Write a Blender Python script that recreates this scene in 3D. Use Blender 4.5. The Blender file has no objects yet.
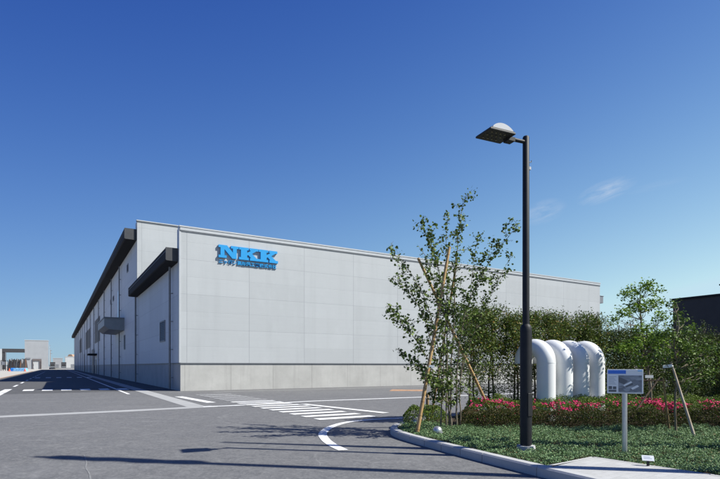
import bpy, bmesh, math, random
import numpy as np
from mathutils import Vector, Matrix

sc = bpy.context.scene
COL = sc.collection

# ------------------------------------------------------------------ camera
F = 507.0            # focal length in photo pixels (720 wide)
HZ = 366.0           # horizon row in the photo
EYE = 1.6
cd = bpy.data.cameras.new('camera')
cam = bpy.data.objects.new('camera', cd); COL.objects.link(cam)
cam.location = (0, 0, EYE)
cam.rotation_euler = (math.radians(90), 0, 0)
cd.sensor_width = 36.0
cd.lens = F / 720 * 36
cd.shift_y = (HZ - 239.5) / 720
cd.clip_start = 0.1
cd.clip_end = 6000
sc.camera = cam

# ------------------------------------------------------------------ sun, sky, exposure
SUN = Vector((0.695, -0.134, 0.706)).normalized()      # towards the sun
sl = bpy.data.lights.new('sun', 'SUN')
sl.energy = 5.0
sl.angle = math.radians(0.5)
sl.color = (1.0, 0.978, 0.89)
so = bpy.data.objects.new('sun', sl); COL.objects.link(so)
so.rotation_euler = (-SUN).to_track_quat('-Z', 'Y').to_euler()
so.location = (30, -10, 40)

W = bpy.data.worlds.new('World'); sc.world = W
W.use_nodes = True
wn, wl = W.node_tree.nodes, W.node_tree.links
wn.clear()
sky = wn.new('ShaderNodeTexSky'); sky.sky_type = 'NISHITA'
sky.sun_disc = False
sky.sun_elevation = math.asin(SUN.z)
sky.sun_rotation = math.atan2(SUN.x, SUN.y)
sky.altitude = 0
sky.air_density = 1.3
sky.dust_density = 1.0
sky.ozone_density = 0.5
EXPO = 0.57
skc = wn.new('ShaderNodeTexCoord'); skv = wn.new('ShaderNodeVectorMath'); skv.operation = 'MULTIPLY_ADD'
skv.inputs[1].default_value = (1, 1, 0.8); skv.inputs[2].default_value = (0, 0, 0.02)
wl.new(skc.outputs['Generated'], skv.inputs[0]); wl.new(skv.outputs[0], sky.inputs['Vector'])
bg = wn.new('ShaderNodeBackground'); bg.inputs['Strength'].default_value = 0.1
# the clear, polarised blue of the photograph: a contrast curve per channel on the whole sky
sep = wn.new('ShaderNodeSeparateColor'); com = wn.new('ShaderNodeCombineColor')
wl.new(sky.outputs[0], sep.inputs[0])
sdx = wn.new('ShaderNodeSeparateXYZ'); wl.new(skc.outputs['Generated'], sdx.inputs[0])
for i, (p_, k_, c_, d_, top_) in enumerate(((0.40, 0.2889, 0.85, -3.58, 0.54), (0.30, 0.4686, 0.63, -2.73, 0.76), (0.30, 0.5203, 0.23, -0.99, 0.88))):
    # deeper blue overhead and away from the sun, hazier towards it and the horizon
    hz = wn.new('ShaderNodeMath'); hz.operation = 'MULTIPLY'; hz.inputs[1].default_value = c_
    ex = wn.new('ShaderNodeMath'); ex.operation = 'EXPONENT'
    zz = wn.new('ShaderNodeMath'); zz.operation = 'MULTIPLY_ADD'; zz.inputs[1].default_value = d_
    wl.new(sdx.outputs[0], hz.inputs[0]); wl.new(sdx.outputs[2], zz.inputs[0]); wl.new(hz.outputs[0], zz.inputs[2])
    wl.new(zz.outputs[0], ex.inputs[0])
    pw = wn.new('ShaderNodeMath'); pw.operation = 'POWER'; pw.inputs[1].default_value = p_
    ml = wn.new('ShaderNodeMath'); ml.operation = 'MULTIPLY'; ml.inputs[1].default_value = k_ / (0.1 * 2 ** EXPO)
    mh = wn.new('ShaderNodeMath'); mh.operation = 'MULTIPLY'
    mn = wn.new('ShaderNodeMath'); mn.operation = 'MINIMUM'; mn.inputs[1].default_value = top_ / (0.1 * 2 ** EXPO)
    wl.new(sep.outputs[i], pw.inputs[0]); wl.new(pw.outputs[0], ml.inputs[0])
    wl.new(ml.outputs[0], mh.inputs[0]); wl.new(ex.outputs[0], mh.inputs[1])
    wl.new(mh.outputs[0], mn.inputs[0]); wl.new(mn.outputs[0], com.inputs[i])
wo = wn.new('ShaderNodeOutputWorld')


def px_dir(px, py):
    return Vector(((px - 360) / F, 1.0, (HZ - py) / F)).normalized()


# two faint wisps of cirrus, fixed in the sky's own directions
tc = wn.new('ShaderNodeTexCoord')
last = com.outputs[0]
for (px, py, rx, rz, tilt, amt) in ((606, 191, 0.050, 0.019, 0.25, 0.85), (543, 212, 0.042, 0.022, 0.25, 0.60),
                                    (655, 186, 0.05, 0.008, 0.12, 0.15)):
    d = px_dir(px, py)
    right = Vector((d.y, -d.x, 0)).normalized()
    up = right.cross(d).normalized()
    r2 = right * math.cos(tilt) + up * math.sin(tilt)
    u2 = up * math.cos(tilt) - right * math.sin(tilt)

    def dot(v, add=0.0):
        n = wn.new('ShaderNodeVectorMath'); n.operation = 'DOT_PRODUCT'
        wl.new(tc.outputs['Generated'], n.inputs[0]); n.inputs[1].default_value = v
        return n.outputs['Value']

    def mth(op, a, b=None, clamp=False):
        n = wn.new('ShaderNodeMath'); n.operation = op; n.use_clamp = clamp
        for i, s in enumerate((a, b)):
            if s is None: continue
            if isinstance(s, (int, float)): n.inputs[i].default_value = s
            else: wl.new(s, n.inputs[i])
        return n.outputs[0]
    a = mth('DIVIDE', dot(r2), rx)
    b = mth('DIVIDE', dot(u2), rz)
    cmb = wn.new('ShaderNodeCombineXYZ'); wl.new(a, cmb.inputs[0]); wl.new(b, cmb.inputs[1])
    rad = mth('SQRT', mth('ADD', mth('MULTIPLY', a, a), mth('MULTIPLY', b, b)))
    front = mth('GREATER_THAN', dot(d), 0.0)
    fall = mth('MULTIPLY', mth('SUBTRACT', 1.0, rad, True), front)
    nz = wn.new('ShaderNodeTexNoise'); nz.inputs['Scale'].default_value = 1.15
    nz.inputs['Detail'].default_value = 6; nz.inputs['Roughness'].default_value = 0.62
    nz.inputs['Distortion'].default_value = 0.45
    sc_ = wn.new('ShaderNodeVectorMath'); sc_.operation = 'MULTIPLY_ADD'
    wl.new(cmb.outputs[0], sc_.inputs[0]); sc_.inputs[1].default_value = (1.0, 1.5, 1.0)
    sc_.inputs[2].default_value = (px * 0.17, py * 0.31, 0)
    wl.new(sc_.outputs[0], nz.inputs['Vector'])
    nn = mth('MULTIPLY', mth('SUBTRACT', nz.outputs[0], 0.36, True), 2.6)
    fac = mth('MULTIPLY', mth('MULTIPLY', fall, nn), amt, True)
    mx = wn.new('ShaderNodeMix'); mx.data_type = 'RGBA'
    wl.new(fac, mx.inputs[0]); wl.new(last, mx.inputs[6]); mx.inputs[7].default_value = (4.0, 4.6, 5.5, 1)
    last = mx.outputs[2]
wl.new(last, bg.inputs['Color'])
wl.new(bg.outputs[0], wo.inputs[0])

sc.view_settings.view_transform = 'Standard'
sc.view_settings.look = 'None'
sc.view_settings.gamma = 1.0
sc.view_settings.exposure = EXPO
sc.view_settings.use_curve_mapping = False
sc.render.engine = 'CYCLES'
try:
    sc.cycles.use_denoising = True
    sc.cycles.max_bounces = 8
    sc.cycles.transparent_max_bounces = 8
except Exception:
    pass

# ------------------------------------------------------------------ frame of the factory: u along its front, v along its side
ANG = math.atan2(0.513, 0.858)
U = Vector((math.cos(ANG), math.sin(ANG), 0)); V = Vector((-math.sin(ANG), math.cos(ANG), 0))
C0 = Vector((-11.5, 32.4, 0))


def loc(x, y, z=0.0):
    return C0 + U * x + V * y + Vector((0, 0, z))


def gnd(px, py, h=0.0):
    Y = F * (EYE - h) / (py - HZ)
    return Vector(((px - 360) / F * Y, Y, h))


def at(px, py, Y):
    return Vector(((px - 360) / F * Y, Y, EYE - (py - HZ) / F * Y))


# ------------------------------------------------------------------ mesh helpers
class MB:
    def __init__(s):
        s.v, s.f, s.m = [], [], []
        s.k = 0

    def add(s, vs, fs):
        b = len(s.v)
        s.v += [tuple(p) for p in vs]
        s.f += [tuple(i + b for i in f) for f in fs]
        s.m += [s.k] * len(fs)

    def box(s, x0, x1, y0, y1, z0, z1, M=None):
        vs = [Vector(p) for p in ((x0, y0, z0), (x1, y0, z0), (x1, y1, z0), (x0, y1, z0), (x0, y0, z1), (x1, y0, z1), (x1, y1, z1), (x0, y1, z1))]
        if M is not None: vs = [M @ p for p in vs]
        s.add(vs, [(0, 3, 2, 1), (4, 5, 6, 7), (0, 1, 5, 4), (1, 2, 6, 5), (2, 3, 7, 6), (3, 0, 4, 7)])

    def tube(s, pts, radii, seg=10, cap=True, up=None):
        pts = [Vector(p) for p in pts]
        if isinstance(radii, (int, float)): radii = [radii] * len(pts)
        n = len(pts); vs = []
        prev = None
        for i, p in enumerate(pts):
            t = (pts[min(i + 1, n - 1)] - pts[max(i - 1, 0)])
            if t.length < 1e-9: t = Vector((0, 0, 1))
            t.normalize()
            if prev is None:
                a = Vector((1, 0, 0)) if abs(t.x) < 0.8 else Vector((0, 1, 0))
                x = (a - t * a.dot(t)).normalized()
            else:
                x = (prev - t * prev.dot(t))
                x = x.normalized() if x.length > 1e-6 else Vector((1, 0, 0))
            prev = x
            y = t.cross(x)
            for k in range(seg):
                an = 2 * math.pi * k / seg
                vs.append(p + (x * math.cos(an) + y * math.sin(an)) * radii[i])
        fs = []
        for i in range(n - 1):
            for k in range(seg):
                k2 = (k + 1) % seg
                fs.append((i * seg + k, i * seg + k2, (i + 1) * seg + k2, (i + 1) * seg + k))
        if cap:
            fs.append(tuple(reversed(range(seg))))
            fs.append(tuple((n - 1) * seg + k for k in range(seg)))
        s.add(vs, fs)

    def prism(s, poly, origin, ex, ey, ez):
        """polygon (2-D) extruded by the vector ez"""
        n = len(poly)
        a = [origin + ex * p[0] + ey * p[1] for p in poly]
        b = [p + ez for p in a]
        fs = [tuple(range(n)), tuple(reversed(range(n, 2 * n)))]
        fs += [(i, i + n, (i + 1) % n + n, (i + 1) % n) for i in range(n)]
        s.add(a + b, fs)

    def sheet(s, pts, z=None):
        vs = [Vector((p[0], p[1], p[2] if z is None else z)) for p in pts]
        s.add(vs, [tuple(range(len(vs)))])

    def strip(s, path, width, z):
        path = [Vector((p[0], p[1], 0)) for p in path]
        n = len(path); vs = []
        for i, p in enumerate(path):
            t = (path[min(i + 1, n - 1)] - path[max(i - 1, 0)]).normalized()
            nrm = Vector((-t.y, t.x, 0)) * width / 2
            vs += [(p.x + nrm.x, p.y + nrm.y, z), (p.x - nrm.x, p.y - nrm.y, z)]
        s.add(vs, [(2 * i, 2 * i + 1, 2 * i + 3, 2 * i + 2) for i in range(n - 1)])

    def build(s, name, mat, parent=None, smooth=False, bevel=0.0, kind=None, angle=40):
        me = bpy.data.meshes.new(name)
        me.from_pydata(s.v, [], s.f)
        bm = bmesh.new(); bm.from_mesh(me)
        bmesh.ops.recalc_face_normals(bm, faces=bm.faces)
        if bevel > 0:
            es = [e for e in bm.edges if len(e.link_faces) == 2 and e.calc_face_angle(0) > math.radians(30)]
            bmesh.ops.bevel(bm, geom=es, offset=bevel, segments=2, profile=0.5, affect='EDGES', clamp_overlap=True)
        bm.to_mesh(me); bm.free()
        mats = mat if isinstance(mat, (list, tuple)) else [mat]
        for m in mats: me.materials.append(m)
        if len(mats) > 1 and bevel == 0:
            me.polygons.foreach_set('material_index', s.m)
        if smooth:
            me.polygons.foreach_set('use_smooth', [True] * len(me.polygons))
            try: me.set_sharp_from_angle(angle=math.radians(angle))
            except Exception: pass
        o = bpy.data.objects.new(name, me); COL.objects.link(o)
        if parent: o.parent = parent
        if kind: o['kind'] = kind
        return o


def raw_mesh(name, v, f, mat, parent=None):
    me = bpy.data.meshes.new(name)
    me.from_pydata(v, [], f)
    for m in (mat if isinstance(mat, (list, tuple)) else [mat]): me.materials.append(m)
    o = bpy.data.objects.new(name, me); COL.objects.link(o)
    if parent: o.parent = parent
    return o


def thing(name, label, cat, at_=(0, 0, 0), rz=0.0, group=None):
    o = bpy.data.objects.new(name, None); COL.objects.link(o)
    o.empty_display_size = 0.2
    o.location = at_; o.rotation_euler = (0, 0, rz)
    o['label'] = label; o['category'] = cat
    if group: o['group'] = group
    return o


def tag(o, label, cat, group=None):
    o['label'] = label; o['category'] = cat
    if group: o['group'] = group
    return o


def struct(mb, name, mat, **k):
    o = mb.build(name, mat, **k); o['kind'] = 'structure'
    return o


def copy_tree(o, parent=None):
    c = o.copy(); COL.objects.link(c)
    if parent: c.parent = parent
    for ch in list(o.children): copy_tree(ch, c)
    return c


def catmull(pts, n=8):
    pts = [Vector(p) for p in pts]
    out = []
    for i in range(len(pts) - 1):
        p0 = pts[max(i - 1, 0)]; p1 = pts[i]; p2 = pts[i + 1]; p3 = pts[min(i + 2, len(pts) - 1)]
        for k in range(n):
            t = k / n
            out.append(0.5 * ((2 * p1) + (p2 - p0) * t + (2 * p0 - 5 * p1 + 4 * p2 - p3) * t * t + (-p0 + 3 * p1 - 3 * p2 + p3) * t ** 3))
    out.append(pts[-1])
    return out


# ------------------------------------------------------------------ materials
class NT:
    def __init__(s, name):
        s.mat = bpy.data.materials.new(name); s.mat.use_nodes = True
        s.n = s.mat.node_tree.nodes; s.l = s.mat.node_tree.links
        s.b = s.n['Principled BSDF']
        s.tc = s.n.new('ShaderNodeTexCoord')

    def put(s, sock, val):
        if isinstance(val, bpy.types.NodeSocket): s.l.new(val, sock)
        else: sock.default_value = val

    def math(s, op, a, b=None, c=None, clamp=False):
        n = s.n.new('ShaderNodeMath'); n.operation = op; n.use_clamp = clamp
        for i, q in enumerate((a, b, c)):
            if q is not None: s.put(n.inputs[i], q)
        return n.outputs[0]

    def mix(s, f, a, b, mode='MIX'):
        n = s.n.new('ShaderNodeMix'); n.data_type = 'RGBA'; n.blend_type = mode
        s.put(n.inputs[0], f)
        for i, q in ((6, a), (7, b)):
            s.put(n.inputs[i], q if isinstance(q, bpy.types.NodeSocket) else (*q[:3], 1))
        return n.outputs[2]

    def noise(s, scale, detail=4, rough=0.55, coord='Object', stretch=None, dist=0.0):
        n = s.n.new('ShaderNodeTexNoise')
        n.inputs['Scale'].default_value = scale; n.inputs['Detail'].default_value = detail
        n.inputs['Roughness'].default_value = rough; n.inputs['Distortion'].default_value = dist
        src = s.tc.outputs[coord]
        if stretch:
            m = s.n.new('ShaderNodeVectorMath'); m.operation = 'MULTIPLY'
            s.l.new(src, m.inputs[0]); m.inputs[1].default_value = stretch
            src = m.outputs[0]
        s.l.new(src, n.inputs['Vector'])
        return n.outputs[0]

    def ramp(s, f, lo, hi, a=0.0, b=1.0):
        n = s.n.new('ShaderNodeMapRange'); n.clamp = True
        s.put(n.inputs[0], f)
        n.inputs[1].default_value = lo; n.inputs[2].default_value = hi
        n.inputs[3].default_value = a; n.inputs[4].default_value = b
        return n.outputs[0]

    def xyz(s, coord='Object'):
        n = s.n.new('ShaderNodeSeparateXYZ'); s.l.new(s.tc.outputs[coord], n.inputs[0])
        return n.outputs

    def line(s, c, pitch, off, width):
        f = s.math('FRACT', s.math('DIVIDE', s.math('SUBTRACT', c, off), pitch))
        d = s.math('ABSOLUTE', s.math('SUBTRACT', f, 0.5))
        return s.math('GREATER_THAN', d, 0.5 - width / pitch / 2)

    def cell(s, c, pitch, off):
        return s.math('FLOOR', s.math('DIVIDE', s.math('SUBTRACT', c, off), pitch))

    def white(s, a, b):
        cmb = s.n.new('ShaderNodeCombineXYZ'); s.put(cmb.inputs[0], a); s.put(cmb.inputs[1], b)
        n = s.n.new('ShaderNodeTexWhiteNoise'); s.l.new(cmb.outputs[0], n.inputs['Vector'])
        return n.outputs['Value']

    def bump(s, h, strength=0.3, dist=0.01):
        n = s.n.new('ShaderNodeBump'); n.inputs['Strength'].default_value = strength
        n.inputs['Distance'].default_value = dist
        s.l.new(h, n.inputs['Height']); s.l.new(n.outputs[0], s.b.inputs['Normal'])

    def done(s, col, rough=0.7, metal=0.0, spec=0.5):
        s.put(s.b.inputs['Base Color'], col if isinstance(col, bpy.types.NodeSocket) else (*col[:3], 1))
        s.put(s.b.inputs['Roughness'], rough)
        s.b.inputs['Metallic'].default_value = metal
        s.b.inputs['Specular IOR Level'].default_value = spec
        return s.mat


def plain(name, col, rough=0.6, metal=0.0, var=0.12, scale=3.0, spec=0.5):
    t = NT(name)
    n = t.noise(scale, 5)
    c = t.mix(t.ramp(n, 0.3, 0.7), [q * (1 - var) for q in col], [q * (1 + var) for q in col])
    return t.done(c, rough, metal, spec)


def m_asphalt(name='asphalt', g_=1.0):
    t = NT(name)
    big = t.noise(0.16, 5, 0.6)
    mid = t.noise(1.1, 5, 0.6)
    fine = t.noise(70, 3, 0.7)
    streak = t.noise(0.5, 4, 0.6, stretch=(0.35, 1.6, 1))
    c = t.mix(t.ramp(big, 0.34, 0.68), (0.115, 0.116, 0.120), (0.158, 0.158, 0.160))
    c = t.mix(t.math('MULTIPLY', t.ramp(mid, 0.5, 0.75), 0.30), c, (0.185, 0.183, 0.182))
    c = t.mix(t.math('MULTIPLY', t.ramp(streak, 0.52, 0.72), 0.30), c, (0.098, 0.099, 0.103))
    c = t.mix(t.math('MULTIPLY', t.ramp(fine, 0.35, 0.7), 0.32), c, (0.085, 0.085, 0.088))
    g = t.noise(160, 2, 0.5)
    c = t.mix(t.math('MULTIPLY', t.ramp(g, 0.62, 0.72), 0.5), c, (0.36, 0.355, 0.35))
    # one pale hairline of dried cement and a few cracks
    w = t.n.new('ShaderNodeTexVoronoi'); w.feature = 'DISTANCE_TO_EDGE'; w.inputs['Scale'].default_value = 0.17
    wob = t.n.new('ShaderNodeVectorMath'); wob.operation = 'MULTIPLY_ADD'
    nz = t.n.new('ShaderNodeTexNoise'); nz.inputs['Scale'].default_value = 1.3; nz.inputs['Detail'].default_value = 4
    t.l.new(t.tc.outputs['Object'], nz.inputs['Vector'])
    t.l.new(nz.outputs['Color'], wob.inputs[0]); wob.inputs[1].default_value = (0.9, 0.9, 0)
    t.l.new(t.tc.outputs['Object'], wob.inputs[2]); t.l.new(wob.outputs[0], w.inputs['Vector'])
    crack = t.math('LESS_THAN', w.outputs['Distance'], 0.0035)
    c = t.mix(t.math('MULTIPLY', crack, t.ramp(mid, 0.45, 0.6, 0, 0.35)), c, (0.09, 0.09, 0.092))
    m1 = t.noise(5.5, 5, 0.75); m2 = t.noise(17, 4, 0.75)
    m0 = t.noise(1.7, 6, 0.72); m3 = t.noise(3.1, 6, 0.8, dist=0.4)
    c = t.mix(t.math('MULTIPLY', t.ramp(m0, 0.40, 0.62), 0.40), c, (0.100, 0.101, 0.105))
    c = t.mix(t.math('MULTIPLY', t.ramp(m3, 0.47, 0.64), 0.55), c, (0.205, 0.203, 0.200))
    # pale curved scuffs left by turning tyres
    for (sx, sy, ox) in ((0.9, 0.55, 0.0), (0.45, 1.1, 7.3)):
        sn = t.noise(0.62, 3, 0.45, stretch=(sx, sy, 1), dist=1.6 + ox * 0.05)
        band = t.math('SUBTRACT', 1.0, t.math('MULTIPLY', t.math('ABSOLUTE', t.math('SUBTRACT', sn, 0.5)), 70.0), clamp=True)
        gate_ = t.ramp(t.noise(0.8 + ox * 0.01, 4, 0.6), 0.48, 0.66)
        c = t.mix(t.math('MULTIPLY', t.math('MULTIPLY', band, gate_), 0.60), c, (0.27, 0.268, 0.262))
    # a few dark drips of oil
    oil = t.noise(0.75, 4, 0.6)
    c = t.mix(t.math('MULTIPLY', t.ramp(oil, 0.70, 0.80), 0.35), c, (0.07, 0.07, 0.073))
    c = t.mix(t.math('MULTIPLY', t.ramp(m1, 0.42, 0.62), 0.62), c, (0.085, 0.086, 0.090))
    c = t.mix(t.math('MULTIPLY', t.ramp(m2, 0.46, 0.64), 0.5), c, (0.235, 0.232, 0.228))
    # tyre-polished, slightly lighter tracks sweeping through the forecourt
    tr = t.noise(0.33, 3, 0.5, stretch=(0.5, 1.5, 1), dist=0.6)
    c = t.mix(t.math('MULTIPLY', t.ramp(tr, 0.55, 0.68), 0.28), c, (0.19, 0.189, 0.188))
    c = t.mix(1.0, c, (g_, g_, g_), 'MULTIPLY')
    t.bump(t.math('ADD', fine, t.math('MULTIPLY', m2, 0.8)), 0.45, 0.010)
    return t.done(c, t.ramp(mid, 0.3, 0.7, 0.80, 0.95), spec=0.25)


def m_paint():
    t = NT('road_paint')
    n = t.noise(9, 6, 0.7); f = t.noise(60, 3, 0.7)
    n2 = t.noise(2.2, 6, 0.75); cr = t.noise(34, 4, 0.8)
    wear = t.math('MAXIMUM', t.math('MULTIPLY', t.ramp(n, 0.50, 0.68), 0.6), t.math('MULTIPLY', t.math('MULTIPLY', t.ramp(n2, 0.42, 0.62), t.ramp(cr, 0.50, 0.56)), 0.8))
    c = t.mix(wear, (0.78, 0.78, 0.77), (0.30, 0.30, 0.30))
    c = t.mix(t.math('MULTIPLY', t.ramp(f, 0.5, 0.8), 0.35), c, (0.40, 0.40, 0.40))
    return t.done(c, 0.75, spec=0.3)


def m_paint_worn():
    t = NT('worn_road_paint')
    n = t.noise(7, 6, 0.7)
    wear = t.ramp(n, 0.38, 0.66, 0.25, 0.9)
    c = t.mix(wear, (0.52, 0.52, 0.52), (0.17, 0.17, 0.172))
    return t.done(c, 0.8, spec=0.3)


def m_panel(name, base, xaxis=0, vpitch=4.13, voff=0.42, hpitch=1.12, hoff=1.75):
    """insulated metal wall panels: long flat sheets with sealed joints"""
    t = NT(name)
    o = t.xyz()
    x = o[xaxis]; z = o[2]
    jv = t.line(x, vpitch, voff, 0.035)
    jh = t.line(z, hpitch, hoff, 0.022)
    jh2 = t.line(z, hpitch * 2, hoff, 0.032)
    rid = t.line(z, hpitch / 3, hoff + 0.1, 0.05)
    ph = t.white(t.cell(x, vpitch, voff), t.cell(z, hpitch, hoff))
    big = t.noise(0.28, 4, 0.55)
    streak = t.noise(1.0, 4, 0.6, stretch=(1.4, 1.4, 0.10))
    c = t.mix(ph, [q * 0.945 for q in base], [q * 1.045 for q in base])
    c = t.mix(t.ramp(big, 0.3, 0.7, 0, 0.5), c, [q * 0.94 for q in base])
    c = t.mix(t.ramp(streak, 0.48, 0.78, 0, 0.40), c, [q * 0.82 for q in base])
    s2 = t.noise(0.55, 5, 0.7, stretch=(1.0, 1.0, 0.5))
    c = t.mix(t.ramp(s2, 0.50, 0.70, 0, 0.35), c, [q * 1.12 for q in base])
    c = t.mix(t.math('MULTIPLY', rid, 0.02), c, (0.25, 0.26, 0.28))
    c = t.mix(t.math('MULTIPLY', jh, 0.26), c, (0.28, 0.29, 0.31))
    c = t.mix(t.math('MULTIPLY', jh2, 0.30), c, (0.24, 0.25, 0.27))
    c = t.mix(t.math('MULTIPLY', jv, 0.6), c, (0.22, 0.23, 0.25))
    warp = t.math('MULTIPLY', t.noise(0.9, 2, 0.5, stretch=(1, 1, 2.2)), 1.2)
    hgt = t.math('SUBTRACT', warp, t.math('MAXIMUM', t.math('MAXIMUM', jv, jh), t.math('MULTIPLY', rid, 0.12)))
    t.bump(hgt, 0.4, 0.01)
    return t.done(c, 0.55, spec=0.35)


def m_concrete(name, base, xaxis=0, pitch=3.0, streaks=True, joints=True):
    t = NT(name)
    o = t.xyz()
    big = t.noise(0.8, 6, 0.62); fine = t.noise(26, 5, 0.65)
    c = t.mix(t.ramp(big, 0.3, 0.7), [q * 0.86 for q in base], [q * 1.08 for q in base])
    c = t.mix(t.ramp(fine, 0.45, 0.8, 0, 0.25), c, [q * 0.65 for q in base])
    if streaks:
        st = t.noise(2.2, 5, 0.65, stretch=(1.3, 1.3, 0.12))
        c = t.mix(t.ramp(st, 0.52, 0.75, 0, 0.34), c, [q * 0.55 for q in base])
    h = fine
    if joints:
        ph = t.white(t.cell(o[xaxis], pitch, 0.3), 3.0)
        c = t.mix(t.math('MULTIPLY', ph, 0.16), c, [q * 0.72 for q in base])
        j = t.line(o[xaxis], pitch, 0.3, 0.03)
        c = t.mix(t.math('MULTIPLY', j, 0.5), c, [q * 0.35 for q in base])
        # tie-rod holes left by the formwork
        hx = t.line(o[xaxis], 0.75, 0.1, 0.05); hz = t.line(o[2], 0.7, 0.35, 0.05)
        c = t.mix(t.math('MULTIPLY', t.math('MULTIPLY', hx, hz), 0.12), c, [q * 0.4 for q in base])
    t.bump(h, 0.2, 0.006)
    return t.done(c, 0.85, spec=0.25)


def m_paving():
    t = NT('paving_blocks')
    o = t.xyz()
    # block courses laid along the kerb (object axes follow the path)
    row = t.cell(o[1], 0.12, 0)
    shift = t.math('MULTIPLY', t.math('MODULO', row, 2.0), 0.10)
    xs = t.math('ADD', o[0], shift)
    j = t.math('MAXIMUM', t.line(o[1], 0.12, 0, 0.006), t.line(xs, 0.20, 0, 0.008))
    ph = t.white(t.cell(xs, 0.20, 0), row)
    n = t.noise(3, 5); f = t.noise(90, 3)
    c = t.mix(ph, (0.40, 0.40, 0.39), (0.46, 0.46, 0.45))
    c = t.mix(t.ramp(n, 0.4, 0.7, 0, 0.4), c, (0.38, 0.375, 0.365))
    c = t.mix(t.ramp(f, 0.45, 0.75, 0, 0.3), c, (0.28, 0.28, 0.27))
    c = t.mix(t.math('MULTIPLY', j, 0.38), c, (0.22, 0.215, 0.205))
    t.bump(t.math('SUBTRACT', 1.0, j), 0.4, 0.004)
    return t.done(c, 0.85, spec=0.25)


def m_leaf(name, dark, light, tip=None, tipf=0.0, trans=0.3, rough=0.5, spec=0.2, skew=1.6):
    t = NT(name)
    gi = t.n.new('ShaderNodeNewGeometry')
    r = gi.outputs['Random Per Island']
    c = t.mix(t.math('POWER', r, skew), dark, light)
    if tip is not None:
        r2 = t.math('FRACT', t.math('MULTIPLY', r, 37.31))
        cl = t.noise(1.6, 3, 0.6, coord='Object')
        gate = t.math('MULTIPLY', t.math('LESS_THAN', r2, tipf), t.ramp(cl, 0.40, 0.58))
        c = t.mix(gate, c, tip)
    t.done(c, rough, spec=spec)
    tr = t.n.new('ShaderNodeBsdfTranslucent')
    boost = t.mix(0.5, c, (0.10, 0.16, 0.02))
    t.l.new(boost, tr.inputs['Color'])
    ms = t.n.new('ShaderNodeMixShader'); ms.inputs[0].default_value = trans
    t.l.new(t.b.outputs[0], ms.inputs[1]); t.l.new(tr.outputs[0], ms.inputs[2])
    t.l.new(ms.outputs[0], t.n['Material Output'].inputs['Surface'])
    return t.mat


def m_bark(name, a, b):
    t = NT(name)
    n = t.noise(14, 5, 0.6, stretch=(1, 1, 0.25)); k = t.noise(3, 4)
    c = t.mix(t.ramp(n, 0.35, 0.65), a, b)
    c = t.mix(t.ramp(k, 0.5, 0.75, 0, 0.4), c, [q * 0.6 for q in a])
    t.bump(n, 0.5, 0.006)
    return t.done(c, 0.85, spec=0.2)


def m_bamboo():
    t = NT('bamboo')
    o = t.xyz('Object')
    n = t.noise(5, 4, stretch=(1, 1, 0.4))
    c = t.mix(t.ramp(n, 0.3, 0.7), (0.36, 0.21, 0.085), (0.50, 0.33, 0.15))
    nd = t.line(o[2], 0.31, 0.1, 0.022)
    c = t.mix(t.math('MULTIPLY', nd, 0.65), c, (0.16, 0.09, 0.035))
    return t.done(c, 0.55, spec=0.4)


M = {}
M['asphalt'] = m_asphalt('asphalt', 1.02)
M['asphalt_side'] = m_asphalt('side_asphalt', 0.66)  # darker road, its colour also lowered to deepen the factory's shade on it
M['paint'] = m_paint()
M['worn'] = m_paint_worn()
M['panel'] = m_panel('white_wall_panel', (0.402, 0.416, 0.426))
M['panel_side'] = m_panel('brightened_side_panel', (0.53, 0.555, 0.585), xaxis=1, vpitch=6.0, voff=0.3)  # same panels as the front, colour lightened to brighten the shaded side
M['base_front'] = m_concrete('concrete_plinth_front', (0.425, 0.418, 0.40), 0)
M['base_side'] = m_concrete('concrete_plinth_side', (0.42, 0.415, 0.40), 1)
M['kerb'] = m_concrete('kerb_concrete', (0.44, 0.44, 0.435), streaks=False, joints=False)
M['gutter'] = m_concrete('gutter_concrete', (0.36, 0.36, 0.355), streaks=False, joints=False)
M['ground'] = m_concrete('pale_ground', (0.46, 0.435, 0.39), streaks=False, joints=False)
M['paving'] = m_paving()
M['soil'] = plain('soil', (0.055, 0.040, 0.028), 0.95, var=0.4, scale=6, spec=0.1)
M['coping'] = plain('pale_coping', (0.42, 0.435, 0.45), 0.45, var=0.05)
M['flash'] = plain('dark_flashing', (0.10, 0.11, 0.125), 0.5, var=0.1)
M['eave'] = plain('dark_eave_sheet', (0.020, 0.021, 0.024), 0.8, var=0.12, spec=0.15)
M['eave_end'] = plain('eave_end_sheet', (0.060, 0.062, 0.068), 0.7, var=0.1, spec=0.2)
M['pipe_grey'] = plain('grey_pipe', (0.17, 0.18, 0.20), 0.5, var=0.1)
M['louvre'] = plain('dark_louvre', (0.07, 0.073, 0.08), 0.5, var=0.2)
M['brown'] = plain('bronze_louvre', (0.13, 0.088, 0.062), 0.5, var=0.2)
M['door'] = plain('grey_door', (0.11, 0.115, 0.13), 0.5, var=0.1)
M['canopy'] = plain('canopy_sheet', (0.24, 0.25, 0.265), 0.5, var=0.08)
M['sign_blue'] = plain('sign_blue', (0.018, 0.275, 0.60), 0.35, var=0.04)
M['sign_dark'] = plain('sign_navy', (0.018, 0.10, 0.32), 0.4, var=0.05)
M['black'] = plain('black_paint', (0.016, 0.017, 0.020), 0.55, var=0.15, scale=9, spec=0.25)
M['black2'] = plain('black_under', (0.010, 0.010, 0.011), 0.55, var=0.2)
M['white'] = plain('white_paint', (0.74, 0.75, 0.755), 0.42, var=0.03)
M['lampcap'] = plain('pale_lamp_cover', (0.42, 0.43, 0.45), 0.4, var=0.03)
M['led'] = plain('led_lens', (0.11, 0.10, 0.055), 0.2, var=0.05)
M['steel'] = plain('satin_steel', (0.52, 0.53, 0.54), 0.36, metal=0.75, var=0.06, scale=20)
M['board'] = plain('board_white', (0.72, 0.74, 0.76), 0.4, var=0.02)
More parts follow.
